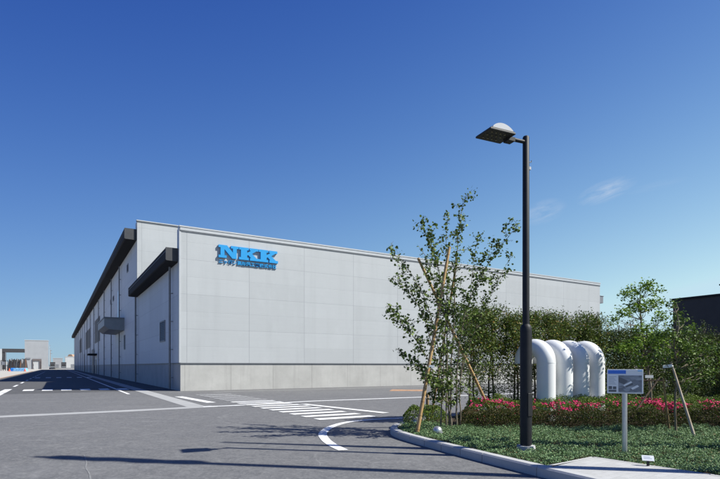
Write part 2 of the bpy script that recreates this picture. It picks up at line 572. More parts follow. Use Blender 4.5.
M['banner'] = plain('board_blue', (0.035, 0.16, 0.62), 0.4, var=0.02)
M['text'] = plain('board_text', (0.30, 0.34, 0.42), 0.5, var=0.05)
M['lightblue'] = plain('board_light_blue', (0.22, 0.50, 0.80), 0.4, var=0.02)
M['dark_build'] = plain('dark_cladding', (0.024, 0.025, 0.028), 0.6, var=0.15)
M['far_grey'] = plain('far_grey_sheet', (0.30, 0.31, 0.33), 0.6, var=0.06, scale=0.4)
M['far_white'] = plain('far_white_sheet', (0.42, 0.43, 0.44), 0.6, var=0.06, scale=0.4)
M['far_dark'] = plain('far_dark', (0.035, 0.035, 0.04), 0.7, var=0.3)
M['far_roof'] = plain('far_brown', (0.36, 0.24, 0.17), 0.7, var=0.1)
M['far_brown'] = plain('far_rust', (0.13, 0.07, 0.045), 0.8, var=0.3)
M['tarp'] = plain('blue_tarp', (0.03, 0.22, 0.66), 0.5, var=0.2)
M['tarp2'] = plain('light_tarp', (0.22, 0.46, 0.72), 0.5, var=0.2)
M['orange'] = plain('orange_plastic', (0.70, 0.10, 0.035), 0.5, var=0.1)
M['rust'] = plain('rust_stain', (0.36, 0.22, 0.14), 0.9, var=0.35, scale=4, spec=0.15)
M['bamboo'] = m_bamboo()
M['pole_wood'] = m_bark('peeled_pole', (0.30, 0.24, 0.17), (0.48, 0.42, 0.34))
M['old_wood'] = m_bark('weathered_wood', (0.20, 0.13, 0.07), (0.36, 0.25, 0.14))
M['bark'] = m_bark('grey_bark', (0.12, 0.098, 0.070), (0.27, 0.225, 0.165))
M['bark2'] = m_bark('brown_bark', (0.055, 0.042, 0.030), (0.13, 0.10, 0.07))
M['leaf_hero'] = m_leaf('katsura_leaf', (0.034, 0.058, 0.015), (0.24, 0.33, 0.080), trans=0.18)
M['leaf_hedge'] = m_leaf('hedge_leaf', (0.020, 0.038, 0.009), (0.20, 0.27, 0.058), tip=(0.30, 0.18, 0.04), tipf=0.14, trans=0.14, skew=1.3)
M['leaf_hedge_shaded'] = m_leaf('shaded_hedge_leaf', (0.014, 0.027, 0.008), (0.13, 0.185, 0.042), tip=(0.20, 0.13, 0.035), tipf=0.08, trans=0.12, skew=1.6)  # right-hand hedge trees: shade put into the colour as darker leaves
M['leaf_bright'] = m_leaf('fresh_leaf', (0.07, 0.14, 0.014), (0.32, 0.47, 0.07), trans=0.28)
M['leaf_dark'] = m_leaf('deep_green_leaf', (0.030, 0.065, 0.014), (0.22, 0.33, 0.07), trans=0.2)
M['leaf_azalea'] = m_leaf('azalea_leaf', (0.040, 0.070, 0.010), (0.26, 0.36, 0.055), trans=0.18)
M['leaf_low'] = m_leaf('low_hedge_leaf', (0.020, 0.023, 0.007), (0.10, 0.10, 0.028), tip=(0.12, 0.060, 0.03), tipf=0.3, trans=0.22)
M['leaf_cover'] = m_leaf('ground_cover_leaf', (0.055, 0.11, 0.042), (0.27, 0.41, 0.19), tip=(0.24, 0.16, 0.07), tipf=0.05, trans=0.14, rough=0.55, spec=0.25, skew=1.2)
M['petal'] = m_leaf('azalea_petal', (0.40, 0.008, 0.058), (0.74, 0.042, 0.20), trans=0.12, skew=1.0)

# ================================================================== SETTING
mb = MB(); mb.box(-1500, 1500, -200, 2500, -1.0, -0.012)
struct(mb, 'ground', M['ground'])

# asphalt: forecourt in front of the factory and the road down its side
mb = MB()
fore = [loc(-90, -75), loc(130, -75), loc(130, 60), loc(0.2, 60), loc(0.2, 1.2), loc(-90, 1.2)]
mb.sheet(fore, 0.0)
struct(mb, 'road', M['asphalt'])
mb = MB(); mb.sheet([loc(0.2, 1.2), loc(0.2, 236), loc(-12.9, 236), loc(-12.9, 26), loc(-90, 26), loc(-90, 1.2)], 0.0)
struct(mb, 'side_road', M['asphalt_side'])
# rough sandy strip along the left of the side road with a faint rust coloured run
mb = MB(); mb.sheet([loc(-13.3, 40), loc(-12.95, 40), loc(-12.95, 150), loc(-13.3, 150)], -0.004)
struct(mb, 'road_edge_strip', M['rust'])

# concrete gutters
mb = MB()
mb.strip([loc(-2.05, -13.6), loc(-2.05, 235)], 0.72, 0.006)
struct(mb, 'side_gutter', M['gutter'])
GL0 = Vector((-18.0, 11.5, 0)); GL1 = gnd(210, 405.7)
mb = MB()
mb.strip([Vector((-22.0, 8.2, 0)), gnd(0, 416.7), gnd(120, 411.2), gnd(165, 408.9), gnd(214, 406.2)], 0.72, 0.004)
struct(mb, 'cross_gutter', M['gutter'])
mb = MB()
mb.strip([loc(1.5, -2.3), loc(110, -2.3)], 0.22, 0.004)
struct(mb, 'front_gutter', M['gutter'])

# painted markings
mb = MB(); mb.strip([gnd(203, 406.9), gnd(234, 405.6), gnd(312, 401.2), gnd(421, 397.2), gnd(421, 397.2) + U * 12], 0.32, 0.008)
struct(mb, 'white_line', M['paint'])
mb = MB()
p0 = Vector((-9.08, 28.0, 0)); p1 = Vector((-1.30, 15.15, 0))
dv = (p1 - p0); nst = 17
E = U
for i in range(nst):
    c = p0 + dv * (i / (nst - 1))
    d = dv.normalized() * 0.23
    w = E * 2.0
    mb.k = 0 if i > 6 else 1
    mb.sheet([c - d, c + d, c + d + w, c - d + w], 0.012)
struct(mb, 'crosswalk', [M['paint'], M['worn']])
mb = MB()
mb.strip([gnd(303, 404.2), gnd(386, 413.2)], 0.32, 0.012)
mb.strip([gnd(178.5, 396.7), gnd(211.5, 402.8)], 0.42, 0.012)
struct(mb, 'stop_line', M['paint'])
mb = MB()
arc = catmull([gnd(445, 415.6), gnd(405, 418), gnd(370, 419.8), gnd(347, 422.4), gnd(331, 427), gnd(323, 433), gnd(324.5, 438.5), gnd(332, 444.8), gnd(343.5, 450.4)], 8)
mb.strip(arc, 0.20, 0.008)
struct(mb, 'curved_line', M['paint'])
mb = MB()
mb.strip([loc(-3.25, -2.3), loc(-3.25, 235)], 0.16, 0.008)
struct(mb, 'edge_line', M['paint'])
mb = MB()
mb.strip([loc(-9.6, -14), loc(-9.6, 8.5)], 0.42, 0.008)
for k in range(14):
    y0 = 13.5 + k * 9.0
    mb.strip([loc(-9.6, y0), loc(-9.6, y0 + 4.2)], 0.18, 0.008)
struct(mb, 'centre_line', M['paint'])
mb = MB()
for k in range(6):
    c_ = gnd(28.5 + 18.9 * k, 390.2 - 0.22 * k)
    mb.strip([c_ - V * 1.15, c_ + V * 1.15], 0.60, 0.008)
mb.strip([loc(-11.2, 2.9), loc(-9.4, 2.9)], 0.35, 0.008)
for k in range(6):
    x0 = -9.0 + k * 1.24
    mb.strip([loc(x0, 46), loc(x0, 49.5)], 0.60, 0.008)
struct(mb, 'dashed_line', M['paint'])
# rust coloured patch on the carriageway near the plinth
mb = MB()
random.seed(4)
pp = [gnd(389 + 37 * i / 8, 391.0 + 0.25 * random.random()) for i in range(9)] + [gnd(426 - 34 * i / 8, 389.6 - 0.25 * random.random()) for i in range(9)]
mb.sheet(pp, 0.004)
struct(mb, 'rust_patch', M['rust'])
# pale run of dried cement on the asphalt
mb = MB()
mb.strip(catmull([gnd(84, 455), gnd(86.5, 462), gnd(86, 468), gnd(89.5, 474), gnd(91, 484)], 6), 0.022, 0.004)
struct(mb, 'cement_trace', plain('dried_cement', (0.185, 0.185, 0.182), 0.9, var=0.3, scale=8))

# ---- planted island: kerb, soil, paving
kpts = catmull([Vector((5.9, 1.0, 0)), Vector((4.55, 3.6, 0)), Vector((2.76, 7.0, 0)), Vector((1.89, 8.75, 0)), Vector((1.20, 10.27, 0)), Vector((0.84, 11.2, 0)),
                Vector((0.72, 11.9, 0)), Vector((0.80, 12.55, 0)), Vector((1.06, 13.1, 0)), Vector((1.50, 13.85, 0)), Vector((2.15, 14.75, 0)),
                Vector((2.15, 14.75, 0)) + U * 2.5, Vector((2.15, 14.75, 0)) + U * 40], 10)


def offset(path, d):
    out = []
    for i, p in enumerate(path):
        t = (path[min(i + 1, len(path) - 1)] - path[max(i - 1, 0)]).normalized()
        out.append(p + Vector((t.y, -t.x, 0)) * d)
    return out


kin = offset(kpts, 0.16)
mb = MB()
# kerb stones about a metre long with open joints
acc = [0.0]
for a, b in zip(kpts[:-1], kpts[1:]): acc.append(acc[-1] + (b - a).length)


def along(path, s):
    s = max(0, min(s, acc[-1] - 1e-6))
    for i in range(len(acc) - 1):
        if acc[i + 1] >= s:
            t = (s - acc[i]) / max(acc[i + 1] - acc[i], 1e-9)
            return path[i].lerp(path[i + 1], t)
    return path[-1]


s = 0.0
while s < min(acc[-1], 34):
    L = 1.2 if not (7.5 < s < 15) else 0.6
    e = s + L - 0.012
    ns = 4
    o_ = [along(kpts, s + (e - s) * k / ns) for k in range(ns + 1)]
    i_ = [along(kin, s + (e - s) * k / ns) for k in range(ns + 1)]
    vs = []
    for a, b in zip(o_, i_):
        bt = a.lerp(b, 0.16)
        vs += [(a.x, a.y, -0.02), (a.x, a.y, 0.125), (bt.x, bt.y, 0.15), (b.x, b.y, 0.15), (b.x, b.y, -0.02)]
    fs = []
    for k in range(ns):
        for q in range(5):
            fs.append((k * 5 + q, k * 5 + (q + 1) % 5, (k + 1) * 5 + (q + 1) % 5, (k + 1) * 5 + q))
    fs.append((0, 1, 2, 3, 4)); fs.append(tuple(ns * 5 + q for q in range(5)))
    mb.add(vs, fs)
    s += L
struct(mb, 'kerb', M['kerb'])
mb = MB()
bed = [p for p in kin] + [Vector((46, 30, 0)), Vector((46, 1.0, 0))]
mb.sheet([Vector((p.x, p.y, 0)) for p in bed], 0.11)
struct(mb, 'planting_bed', M['soil'])

# paved path: corner beside the kerb
pa, pb = Vector((2.71, 7.35, 0)), Vector((3.72, 8.10, 0))
ua = (pb - pa).normalized(); va = Vector((ua.y, -ua.x, 0))
pav = bpy.data.objects
mb = MB()
k0 = [p for p in kin if 1.2 < p.y < 7.4]
quad_far = [pb, pb + va * 8.0]
poly = [Vector((p.x + 0.004, p.y, 0)) for p in k0] + [pb, pb + va * 7.5]
pang = math.atan2(ua.y, ua.x)
RM = Matrix.Rotation(-pang, 4, 'Z')
mb.sheet([RM @ (p - pb) for p in poly], 0.148)
po = struct(mb, 'paved_path', M['paving'])
po.location = (pb.x, pb.y, 0.0); po.rotation_euler = (0, 0, pang)
mb = MB()
mb.strip([pb + (pa - pb) * 0.98, pb], 0.06, 0.1505)
mb.strip([pb, pb + va * 7.5], 0.06, 0.1505)
struct(mb, 'path_edging', M['kerb'])

# ================================================================== FACTORY
fac = thing('factory_building', 'long white panelled factory with concrete plinth, dark eaves and lower front block', 'factory', (C0.x, C0.y, 0), ANG)
AX, AY = 43.6, 20.2           # front block
AH, MH = 10.5, 15.85          # parapet heights
PB = 1.75                     # plinth height
# front block
mb = MB(); mb.box(0, AX, 0, 0.35, PB + 0.06, AH); mb.build('front_wall', M['panel'], fac)
mb = MB(); mb.box(0.03, AX - 0.03, 0.03, 0.34, 0, PB); mb.build('front_plinth', M['base_front'], fac)
mb = MB(); mb.box(-0.02, AX + 0.02, -0.03, 0.36, PB, PB + 0.06); mb.box(-0.02, 0.02, 0.36, AY, PB, PB + 0.06)
mb.build('base_flashing', M['flash'], fac)
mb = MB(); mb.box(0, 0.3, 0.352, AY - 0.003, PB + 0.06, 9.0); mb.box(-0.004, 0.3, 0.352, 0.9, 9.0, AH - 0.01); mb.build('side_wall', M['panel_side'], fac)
mb = MB(); mb.box(0.03, 0.3, 0.342, AY - 0.003, 0, PB); mb.build('side_plinth', M['base_side'], fac)
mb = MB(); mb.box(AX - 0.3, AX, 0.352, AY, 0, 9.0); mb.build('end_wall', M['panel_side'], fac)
mb = MB()
mb.add([(-0.5, 0.36, 8.9), (AX, 0.36, 8.9), (AX, AY, 8.9), (-0.5, AY, 8.9), (-0.5, 0.36, 9.05), (AX, 0.36, 9.9), (AX, AY, 9.9), (-0.5, AY, 9.05)],
       [(0, 3, 2, 1), (4, 5, 6, 7), (0, 1, 5, 4), (1, 2, 6, 5), (2, 3, 7, 6), (3, 0, 4, 7)])
mb.build('roof', M['flash'], fac)
# coping: pale cap, thin dark line, then a pale fascia band
mb = MB(); mb.box(-0.05, AX + 0.05, -0.07, 0.42, AH, AH + 0.09); cap = mb.build('coping', M['coping'], fac)
mb = MB(); mb.box(0.0, AX, -0.045, -0.003, AH - 0.20, AH - 0.02); mb.build('coping_band', M['coping'], fac)
mb = MB(); mb.box(0.0, AX, -0.03, -0.003, AH - 0.29, AH - 0.205); mb.build('coping_flashing', M['flash'], fac)  # dark flashing below the pale band
mb = MB(); mb.box(-0.06, 0.06, -0.02, -0.003, PB + 0.07, AH - 0.3); mb.box(-0.06, -0.003, -0.003, 0.4, PB + 0.07, AH - 0.01)
mb.build('corner_trim', M['coping'], fac)
# main hall behind
MX, MY = 58.0, 226.0
mb = MB(); mb.box(0, MX, AY, AY + 0.35, 8.0, MH); mb.box(0, 0.4, AY, AY + 0.34, PB + 0.06, 8.0); mb.build('hall_front_wall', M['panel'], fac)
mb = MB(); mb.box(-0.05, MX + 0.05, AY - 0.07, AY + 0.42, MH, MH + 0.09); mb.build('hall_coping', M['coping'], fac)
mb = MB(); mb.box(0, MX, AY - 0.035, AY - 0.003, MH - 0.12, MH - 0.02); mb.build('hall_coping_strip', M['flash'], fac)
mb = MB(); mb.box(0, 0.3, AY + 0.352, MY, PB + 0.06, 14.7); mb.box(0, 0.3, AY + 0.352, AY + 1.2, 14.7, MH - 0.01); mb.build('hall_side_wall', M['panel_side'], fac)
mb = MB(); mb.box(0.03, 0.3, AY, MY, 0, PB); mb.build('hall_side_plinth', M['base_side'], fac)
mb = MB(); mb.box(-0.02, 0.02, AY + 0.002, MY, PB, PB + 0.06); mb.build('hall_base_flashing', M['flash'], fac)
mb = MB(); mb.box(-0.9, MX, AY + 0.36, MY, 14.55, 14.75); mb.build('hall_roof', M['flash'], fac)
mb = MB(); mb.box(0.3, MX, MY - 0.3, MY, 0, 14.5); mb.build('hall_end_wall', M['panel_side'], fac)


def eave(name, y0, y1, zt, depth, over):
    e = MB()
    # boxed gutter fascia: face, sloping soffit
    prof = [(-over, zt), (0.0, zt), (0.0, zt - depth * 1.02), (-over * 0.92, zt - depth), (-over, zt - depth * 0.93)]
    e.k = 0
    e.prism([(p[0], p[1]) for p in prof], Vector((0, y0 + 0.02, 0)), Vector((1, 0, 0)), Vector((0, 0, 1)), Vector((0, y1 - y0 - 0.02, 0)))
    o = e.build(name, M['eave'], fac)
    c = MB()
    c.prism([(p[0] - (0.015 if p[0] < -0.01 else 0), p[1] + (0.02 if p[1] == zt else -0.01)) for p in prof], Vector((0, y0 - 0.06, 0)), Vector((1, 0, 0)), Vector((0, 0, 1)), Vector((0, 0.08, 0)))
    c.build('eave_end', M['eave_end'], o)
    l = MB(); l.box(-over - 0.012, -over + 0.01, y0, y1, zt - depth * 0.30, zt - depth * 0.26)
    l.build('eave_seam', M['flash'], o)


eave('eave', 0.36, AY - 0.05, 9.15, 0.80, 0.80)
eave('hall_eave', AY + 0.30, MY, 15.05, 1.02, 1.10)


def downpipe(y, ztop, r=0.065):
    p = MB()
    p.tube([(-0.20, y, 0.06), (-0.20, y, ztop)], r, 10)
    o = p.build('downpipe', M['pipe_grey'], fac, smooth=True)
    z = 0.8
    while z < ztop and y < 100:
        b = MB(); b.box(-0.27, -0.003, y - 0.085, y + 0.085, z, z + 0.05)
        b.build('pipe_bracket', M['pipe_grey'], o)
        z += 1.9


downpipe(2.35, 8.3, 0.075); downpipe(19.75, 8.3, 0.075)
for y in (34.8, 45.5, 58, 71, 84.5, 98, 112, 126, 140, 154, 170, 186, 203, 220):
    downpipe(y, 13.8, 0.07)


def louvre(name, y0, y1, z0, z1, m, mull=0, step=0.13):
    f = MB()
    f.box(-0.05, -0.003, y0, y0 + 0.08, z0, z1); f.box(-0.05, -0.003, y1 - 0.08, y1, z0, z1)
    f.box(-0.05, -0.003, y0 + 0.08, y1 - 0.08, z0, z0 + 0.08); f.box(-0.05, -0.003, y0 + 0.08, y1 - 0.08, z1 - 0.08, z1)
    for k in range(mull):
        yy = y0 + (y1 - y0) * (k + 1) / (mull + 1)
        f.box(-0.055, -0.003, yy - 0.04, yy + 0.04, z0 + 0.08, z1 - 0.08)
    o = f.build(name, M['pipe_grey'] if m is M['louvre'] else m, fac)
    b = MB()
    z = z0 + 0.1
    while z < z1 - 0.1:
        b.add([(-0.008, y0 + 0.08, z + step * 0.9), (-0.008, y1 - 0.08, z + step * 0.9), (-0.045, y1 - 0.08, z), (-0.045, y0 + 0.08, z)], [(0, 1, 2, 3)])
        z += step
    b.build('blade', m, o)
    d = MB(); d.box(-0.006, -0.002, y0 + 0.08, y1 - 0.08, z0 + 0.08, z1 - 0.08)
    d.build('louvre_back', M['far_dark'], o)


louvre('louvre', 5.1, 7.2, 3.40, 4.95, M['louvre'])
louvre('vent', 30.1, 31.3, 3.5, 5.2, M['louvre'])
louvre('vent', 27.2, 28.4, 12.0, 12.9, M['louvre'])
louvre('vent', 43.5, 45.0, 10.6, 11.3, M['louvre'])
louvre('vent', 47.5, 49.0, 10.6, 11.3, M['louvre'])
louvre('bronze_louvre', 70, 84, 6.2, 10.8, M['brown'], 3, 0.35)
louvre('bronze_louvre', 100, 123, 6.0, 10.6, M['brown'], 5, 0.35)
louvre('bronze_louvre', 150, 166, 6.0, 10.4, M['brown'], 3, 0.35)
# tall pale window strip above the canopy
f = MB(); f.box(-0.05, -0.003, 36.2, 38.4, 7.4, 11.4); w_ = f.build('window', M['coping'], fac)
f = MB(); f.box(-0.058, -0.051, 36.4, 38.2, 7.6, 11.2); f.build('window_pane', plain('pale_pane', (0.50, 0.55, 0.62), 0.2, var=0.05), w_)
# loading canopy
f = MB()
f.prism([(0, 7.10), (-2.1, 7.10), (-2.1, 6.25), (-1.6, 5.85), (0, 5.75)], Vector((0, 31.2, 0)), Vector((1, 0, 0)), Vector((0, 0, 1)), Vector((0, 10.2, 0)))
cn = f.build('canopy', M['canopy'], fac)
f = MB(); f.box(-2.16, -0.01, 31.1, 41.5, 7.10, 7.24); f.build('canopy_rim', M['pipe_grey'], cn)
f = MB()
f.prism([(0, 4.05), (-1.5, 4.05), (-1.5, 3.75), (0, 3.7)], Vector((0, 78, 0)), Vector((1, 0, 0)), Vector((0, 0, 1)), Vector((0, 6, 0)))
f.build('door_canopy', M['eave'], fac)
f = MB(); f.box(-0.04, -0.003, 79.5, 82.5, 0.0, 2.9); f.build('door', M['door'], fac)
f = MB(); f.box(-0.04, -0.003, 86, 93.5, 0.0, 5.0); dd = f.build('shutter_door', M['door'], fac)
f = MB(); f.box(-0.10, -0.041, 85.7, 86, 0, 5.2); f.box(-0.10, -0.041, 93.5, 93.8, 0, 5.2); f.box(-0.10, -0.041, 86, 93.5, 5.0, 5.2); f.build('door_frame', M['flash'], dd)
f = MB(); f.box(-0.04, -0.003, 128, 134, 0.0, 5.0); f.build('shutter_door', M['door'], fac)
# wall unit on the far right gable
f = MB(); f.box(AX + 0.003, AX + 0.62, 0.02, 0.9, 8.42, 9.15); f.box(AX + 0.003, AX + 0.70, -0.02, 0.95, 9.152, 9.22); f.build('wall_vent_hood', M['pipe_grey'], fac, bevel=0.02)

# ------------------------------------------------------------------ sign on the front wall
sg = thing('company_sign', 'raised bright blue company letters over a smaller line of Japanese, high on the front wall', 'sign', loc(2.42, -0.06, 8.40), ANG)
NPOLY = [(0, 1), (.66, 1), (1.13, .47), (1.13, .8), (.97, .8), (.97, 1), (1.58, 1), (1.58, .8), (1.43, .8), (1.43, 0), (1.08, 0), (.46, .68), (.46, .2), (.63, .2), (.63, 0), (0, 0), (0, .2), (.15, .2), (.15, .8), (0, .8)]
KPOLY = [(0, 1), (.80, 1), (.80, .8), (.66, .8), (.66, .60), (1.0, .8), (.88, .8), (.88, 1), (1.60, 1), (1.60, .8), (1.44, .8), (1.07, .56), (1.46, .2), (1.66, .2), (1.66, 0), (.90, 0), (.90, .2), (.98, .2), (.76, .42), (.66, .37), (.66, .2), (.80, .2), (.80, 0), (0, 0), (0, .2), (.15, .2), (.15, .8), (0, .8)]
LH = 0.84
for name, poly, x0 in (('letter_n', NPOLY, 0.0), ('letter_k', KPOLY, 1.38), ('letter_k', KPOLY, 2.77)):
    sx = 1.345 / max(p[0] for p in poly) if poly is NPOLY else 1.40 / 1.66
    q = MB()
    q.prism([(p[0] * sx, p[1] * LH) for p in poly], Vector((x0, -0.105, 0.40)), Vector((1, 0, 0)), Vector((0, 0, 1)), Vector((0, 0.150, 0)))
    q.build(name, M['sign_blue'], sg)
cu = bpy.data.curves.new('japanese_text', 'FONT')
cu.body = 'ニッポン高度紙工業株式会社'
cu.size = 0.34; cu.extrude = 0.04; cu.offset = 0.006
cu.align_x = 'LEFT'
to = bpy.data.objects.new('japanese_text', cu); COL.objects.link(to)
dg = bpy.context.evaluated_depsgraph_get()
me = bpy.data.meshes.new_from_object(to.evaluated_get(dg))
COL.objects.unlink(to); bpy.data.objects.remove(to)
xs = [v.co.x for v in me.vertices]; zs = [v.co.y for v in me.vertices]
kx = 4.05 / (max(xs) - min(xs)); kz = 0.29 / (max(zs) - min(zs))
for v in me.vertices:
    x, y, z = v.co
    v.co = ((x - min(xs)) * kx + 0.04, 0.012 - z, (y - min(zs)) * kz + 0.02)
me.materials.clear(); me.materials.append(M['sign_blue'])
jt = bpy.data.objects.new('small_lettering', me); COL.objects.link(jt); jt.parent = sg

# ================================================================== STREET LAMP
LP = Vector((2.90, 8.86, 0.11))
ld = Vector((-0.91, -0.414, 0)).normalized()
lamp = thing('street_lamp', 'tall black street lamp with one flat head rising from the ground cover by the kerb', 'street lamp', LP, math.atan2(-ld.y, -ld.x))
q = MB(); q.tube([(0, 0, 0), (0, 0, 0.105)], [0.165, 0.155], 24); q.build('base_collar', M['kerb'], lamp, smooth=True)
q = MB(); q.tube([(0, 0, 0.12), (0, 0, 2.10), (0, 0, 2.16), (0, 0, 2.20), (0, 0, 2.22)], [0.101, 0.101, 0.096, 0.078, 0.060], 28); lo_ = q.build('pole_sleeve', M['black'], lamp, smooth=True)
q = MB(); q.box(-0.05, 0.05, -0.112, -0.09, 0.62, 1.02); q.build('access_door', M['black2'], lo_, bevel=0.006)
q = MB(); q.tube([(0, 0, 2.2), (0, 0, 5.48), (0, 0, 5.50)], [0.060, 0.056, 0.045], 24); q.build('pole', M['black'], lamp, smooth=True)
q = MB(); q.box(0.055, 0.10, -0.02, 0.03, 4.93, 4.98); q.build('cable_clip', M['lampcap'], lamp)
q = MB(); q.tube([(0.05, 0, 5.06), (0.12, 0, 5.07), (0.125, 0, 5.10)], 0.008, 6); q.build('hook', M['pipe_grey'], lamp)
# arm and head: x runs back to the pole, head hangs out to -x
q = MB(); q.tube([(0.0, 0, 5.40), (-0.20, 0, 5.395), (-0.42, 0, 5.40)], [0.032, 0.032, 0.036], 14); q.box(-0.44, -0.30, -0.07, 0.07, 5.335, 5.40); q.build('arm', M['black'], lamp, smooth=True)
hd = MB()
HX0, HX1, HY = -0.93, -0.40, 0.20
hd.box(HX0, HX1, -HY, HY, 5.375, 5.405)
head = hd.build('lamp_head', M['black2'], lamp, bevel=0.008)
hd = MB()
prof = []
for k in range(17):
    t = k / 16
    x = HX0 + 0.05 + (HX1 - HX0 - 0.07) * t
    prof.append((x, 5.405 + 0.118 * (math.sin(math.pi * t ** 0.92) ** 0.62 if 0 < t < 1 else 0)))
hd.prism(prof, Vector((0, -HY + 0.02, 0)), Vector((1, 0, 0)), Vector((0, 0, 1)), Vector((0, 2 * HY - 0.04, 0)))
hd.build('lamp_cover', M['lampcap'], head, smooth=True, angle=35)
hd = MB(); hd.box(HX0 + 0.02, HX1 - 0.02, -HY + 0.005, HY - 0.005, 5.4055, 5.4185); hd.build('cover_rim', M['black2'], head)
for i in range(4):
    for j in range(3):
        g = MB(); cx, cy = HX0 + 0.10 + i * 0.09, -0.11 + j * 0.11
        g.tube([(cx, cy, 5.376), (cx, cy, 5.366)], [0.020, 0.013], 10); g.build('led_lens', M['led'], head, smooth=True)

# ================================================================== FLAGPOLES just outside the right of the view (their long shadows cross the road)
def flagpole(x, y, h, label, flag):
    t = thing('flagpole', label, 'flagpole', (x, y, 0.11), 0, 'flagpoles beside the path')
    a = MB(); a.tube([(0, 0, 0), (0, 0, h * 0.5), (0, 0, h)], [0.19, 0.16, 0.06] if not flag else [0.13, 0.12, 0.08], 16); a.build('pole', M['steel'], t, smooth=True)
    a = MB(); a.tube([(0, 0, h), (0, 0, h + 0.05), (0, 0, h + 0.12), (0, 0, h + 0.16)], [0.02, 0.07, 0.07, 0.01], 12); a.build('finial', M['steel'], t, smooth=True)
    if flag:
        b = MB(); pts = []
        for k in range(14):
            z = h - 0.15 - k * 0.21
            pts.append((0.09 + 0.03 * math.sin(k * 1.3), 0.02 * math.cos(k), z))
        b.tube(pts, [0.15 + 0.05 * abs(math.sin(k * 0.9 + 0.4)) for k in range(14)], 10); b.build('furled_flag', M['board'], t, smooth=True)


flagpole(8.0, 8.55, 10.8, 'tall plain steel flagpole beyond the right edge of the view', False)
flagpole(7.1, 6.48, 12.8, 'tall steel flagpole with a limp furled flag beside the path', True)

# ================================================================== INFORMATION BOARD
SB = Vector((4.41, 8.45, 0.11))
sb = thing('information_board', 'white board with a grey aerial picture and blue banner on a steel post', 'sign', SB, math.radians(-22))
q = MB(); q.tube([(0, 0, 0), (0, 0, 1.42)], 0.041, 20); q.build('post', M['steel'], sb, smooth=True)
q = MB(); q.box(-0.31, 0.31, -0.066, -0.043, 1.035, 1.435); bd = q.build('board', M['board'], sb, bevel=0.004); bd.scale = (0.86, 1, 1)
q = MB(); q.box(-0.295, 0.015, -0.070, -0.0665, 1.36, 1.42); q.build('banner', M['banner'], bd)
q = MB(); q.box(0.215, 0.285, -0.070, -0.0665, 1.40, 1.418); q.build('emblem', M['lightblue'], bd)
tpic = NT('aerial_picture')
v_ = tpic.n.new('ShaderNodeTexVoronoi'); v_.feature = 'F1'; v_.distance = 'CHEBYCHEV'; v_.inputs['Scale'].default_value = 16
mp = tpic.n.new('ShaderNodeMapping'); mp.inputs['Rotation'].default_value = (0, math.radians(24), 0); mp.inputs['Scale'].default_value = (0.6, 1, 1.6)
tpic.l.new(tpic.tc.outputs['Object'], mp.inputs[0]); tpic.l.new(mp.outputs[0], v_.inputs['Vector'])
n_ = tpic.noise(30, 5, 0.7)
cc = tpic.mix(tpic.ramp(v_.outputs['Color'], 0.2, 0.9), (0.12, 0.13, 0.16), (0.36, 0.39, 0.44))
cc = tpic.mix(tpic.ramp(n_, 0.3, 0.75, 0, 0.5), cc, (0.22, 0.25, 0.27))
M['picture'] = tpic.done(cc, 0.4)
q = MB(); q.box(-0.115, 0.285, -0.070, -0.0665, 1.055, 1.335); pic = q.build('picture', M['picture'], bd)
q = MB()
q.k = 0
q.prism([(-0.11, 0.26), (0.05, 0.19), (-0.02, 0.13), (-0.11, 0.17)], Vector((0, -0.0706, 1.055)), Vector((1, 0, 0)), Vector((0, 0, 1)), Vector((0, 0.0004, 0)))
q.k = 1
q.prism([(-0.03, 0.12), (0.10, 0.185), (0.125, 0.165), (-0.01, 0.10)], Vector((0, -0.0708, 1.055)), Vector((1, 0, 0)), Vector((0, 0, 1)), Vector((0, 0.0004, 0)))
q.k = 0
q.prism([(0.0, 0.098), (0.125, 0.155), (0.14, 0.13), (0.02, 0.08)], Vector((0, -0.0710, 1.055)), Vector((1, 0, 0)), Vector((0, 0, 1)), Vector((0, 0.0004, 0)))
q.k = 1
q.prism([(0.10, 0.07), (0.21, 0.125), (0.24, 0.10), (0.13, 0.045)], Vector((0, -0.0706, 1.055)), Vector((1, 0, 0)), Vector((0, 0, 1)), Vector((0, 0.0004, 0)))
q.build('pictured_roof', [M['flash'], M['board']], pic)
q = MB()
q.box(-0.285, -0.15, -0.0695, -0.0665, 1.06, 1.095); q.box(-0.285, -0.225, -0.0695, -0.0665, 1.105, 1.155); q.box(-0.21, -0.15, -0.0695, -0.0665, 1.105, 1.15)
q.build('small_picture', M['flash'], bd)
q = MB()
for k in range(7):
    q.box(-0.285, -0.150 - 0.018 * (k % 3), -0.0690, -0.0665, 1.185 + k * 0.021, 1.191 + k * 0.021)
q.build('printed_lines', M['text'], bd)

# small nameplate on a short post
npl = thing('plant_label', 'small white plate on a short black stake at the path edge', 'plant sign', gnd(648, 467, 0.13), math.radians(-20))
q = MB(); q.box(-0.018, 0.018, -0.012, 0.012, 0, 0.115); q.build('stake', M['black2'], npl)
q = MB(); q.add([(-0.078, -0.03, 0.10), (0.078, -0.03, 0.10), (0.078, 0.035, 0.165), (-0.078, 0.035, 0.165), (-0.078, -0.022, 0.092), (0.078, -0.022, 0.092), (0.078, 0.043, 0.157), (-0.078, 0.043, 0.157)],
                [(0, 1, 2, 3), (7, 6, 5, 4), (0, 4, 5, 1), (1, 5, 6, 2), (2, 6, 7, 3), (3, 7, 4, 0)])
pl_ = q.build('plate', M['board'], npl)
q = MB()
nv = Vector((0, -0.0707, 0.0707)).normalized() * 0.0015
for k, (a, b) in enumerate(((-0.055, 0.05), (-0.055, 0.03))):
    y, z = -0.008 + k * 0.018, 0.122 + k * 0.018
    q.add([Vector((a, y, z)) + nv, Vector((b, y, z)) + nv, Vector((b, y + 0.006, z + 0.006)) + nv, Vector((a, y + 0.006, z + 0.006)) + nv], [(0, 1, 2, 3)])
q.build('printed_lines', M['text'], pl_)

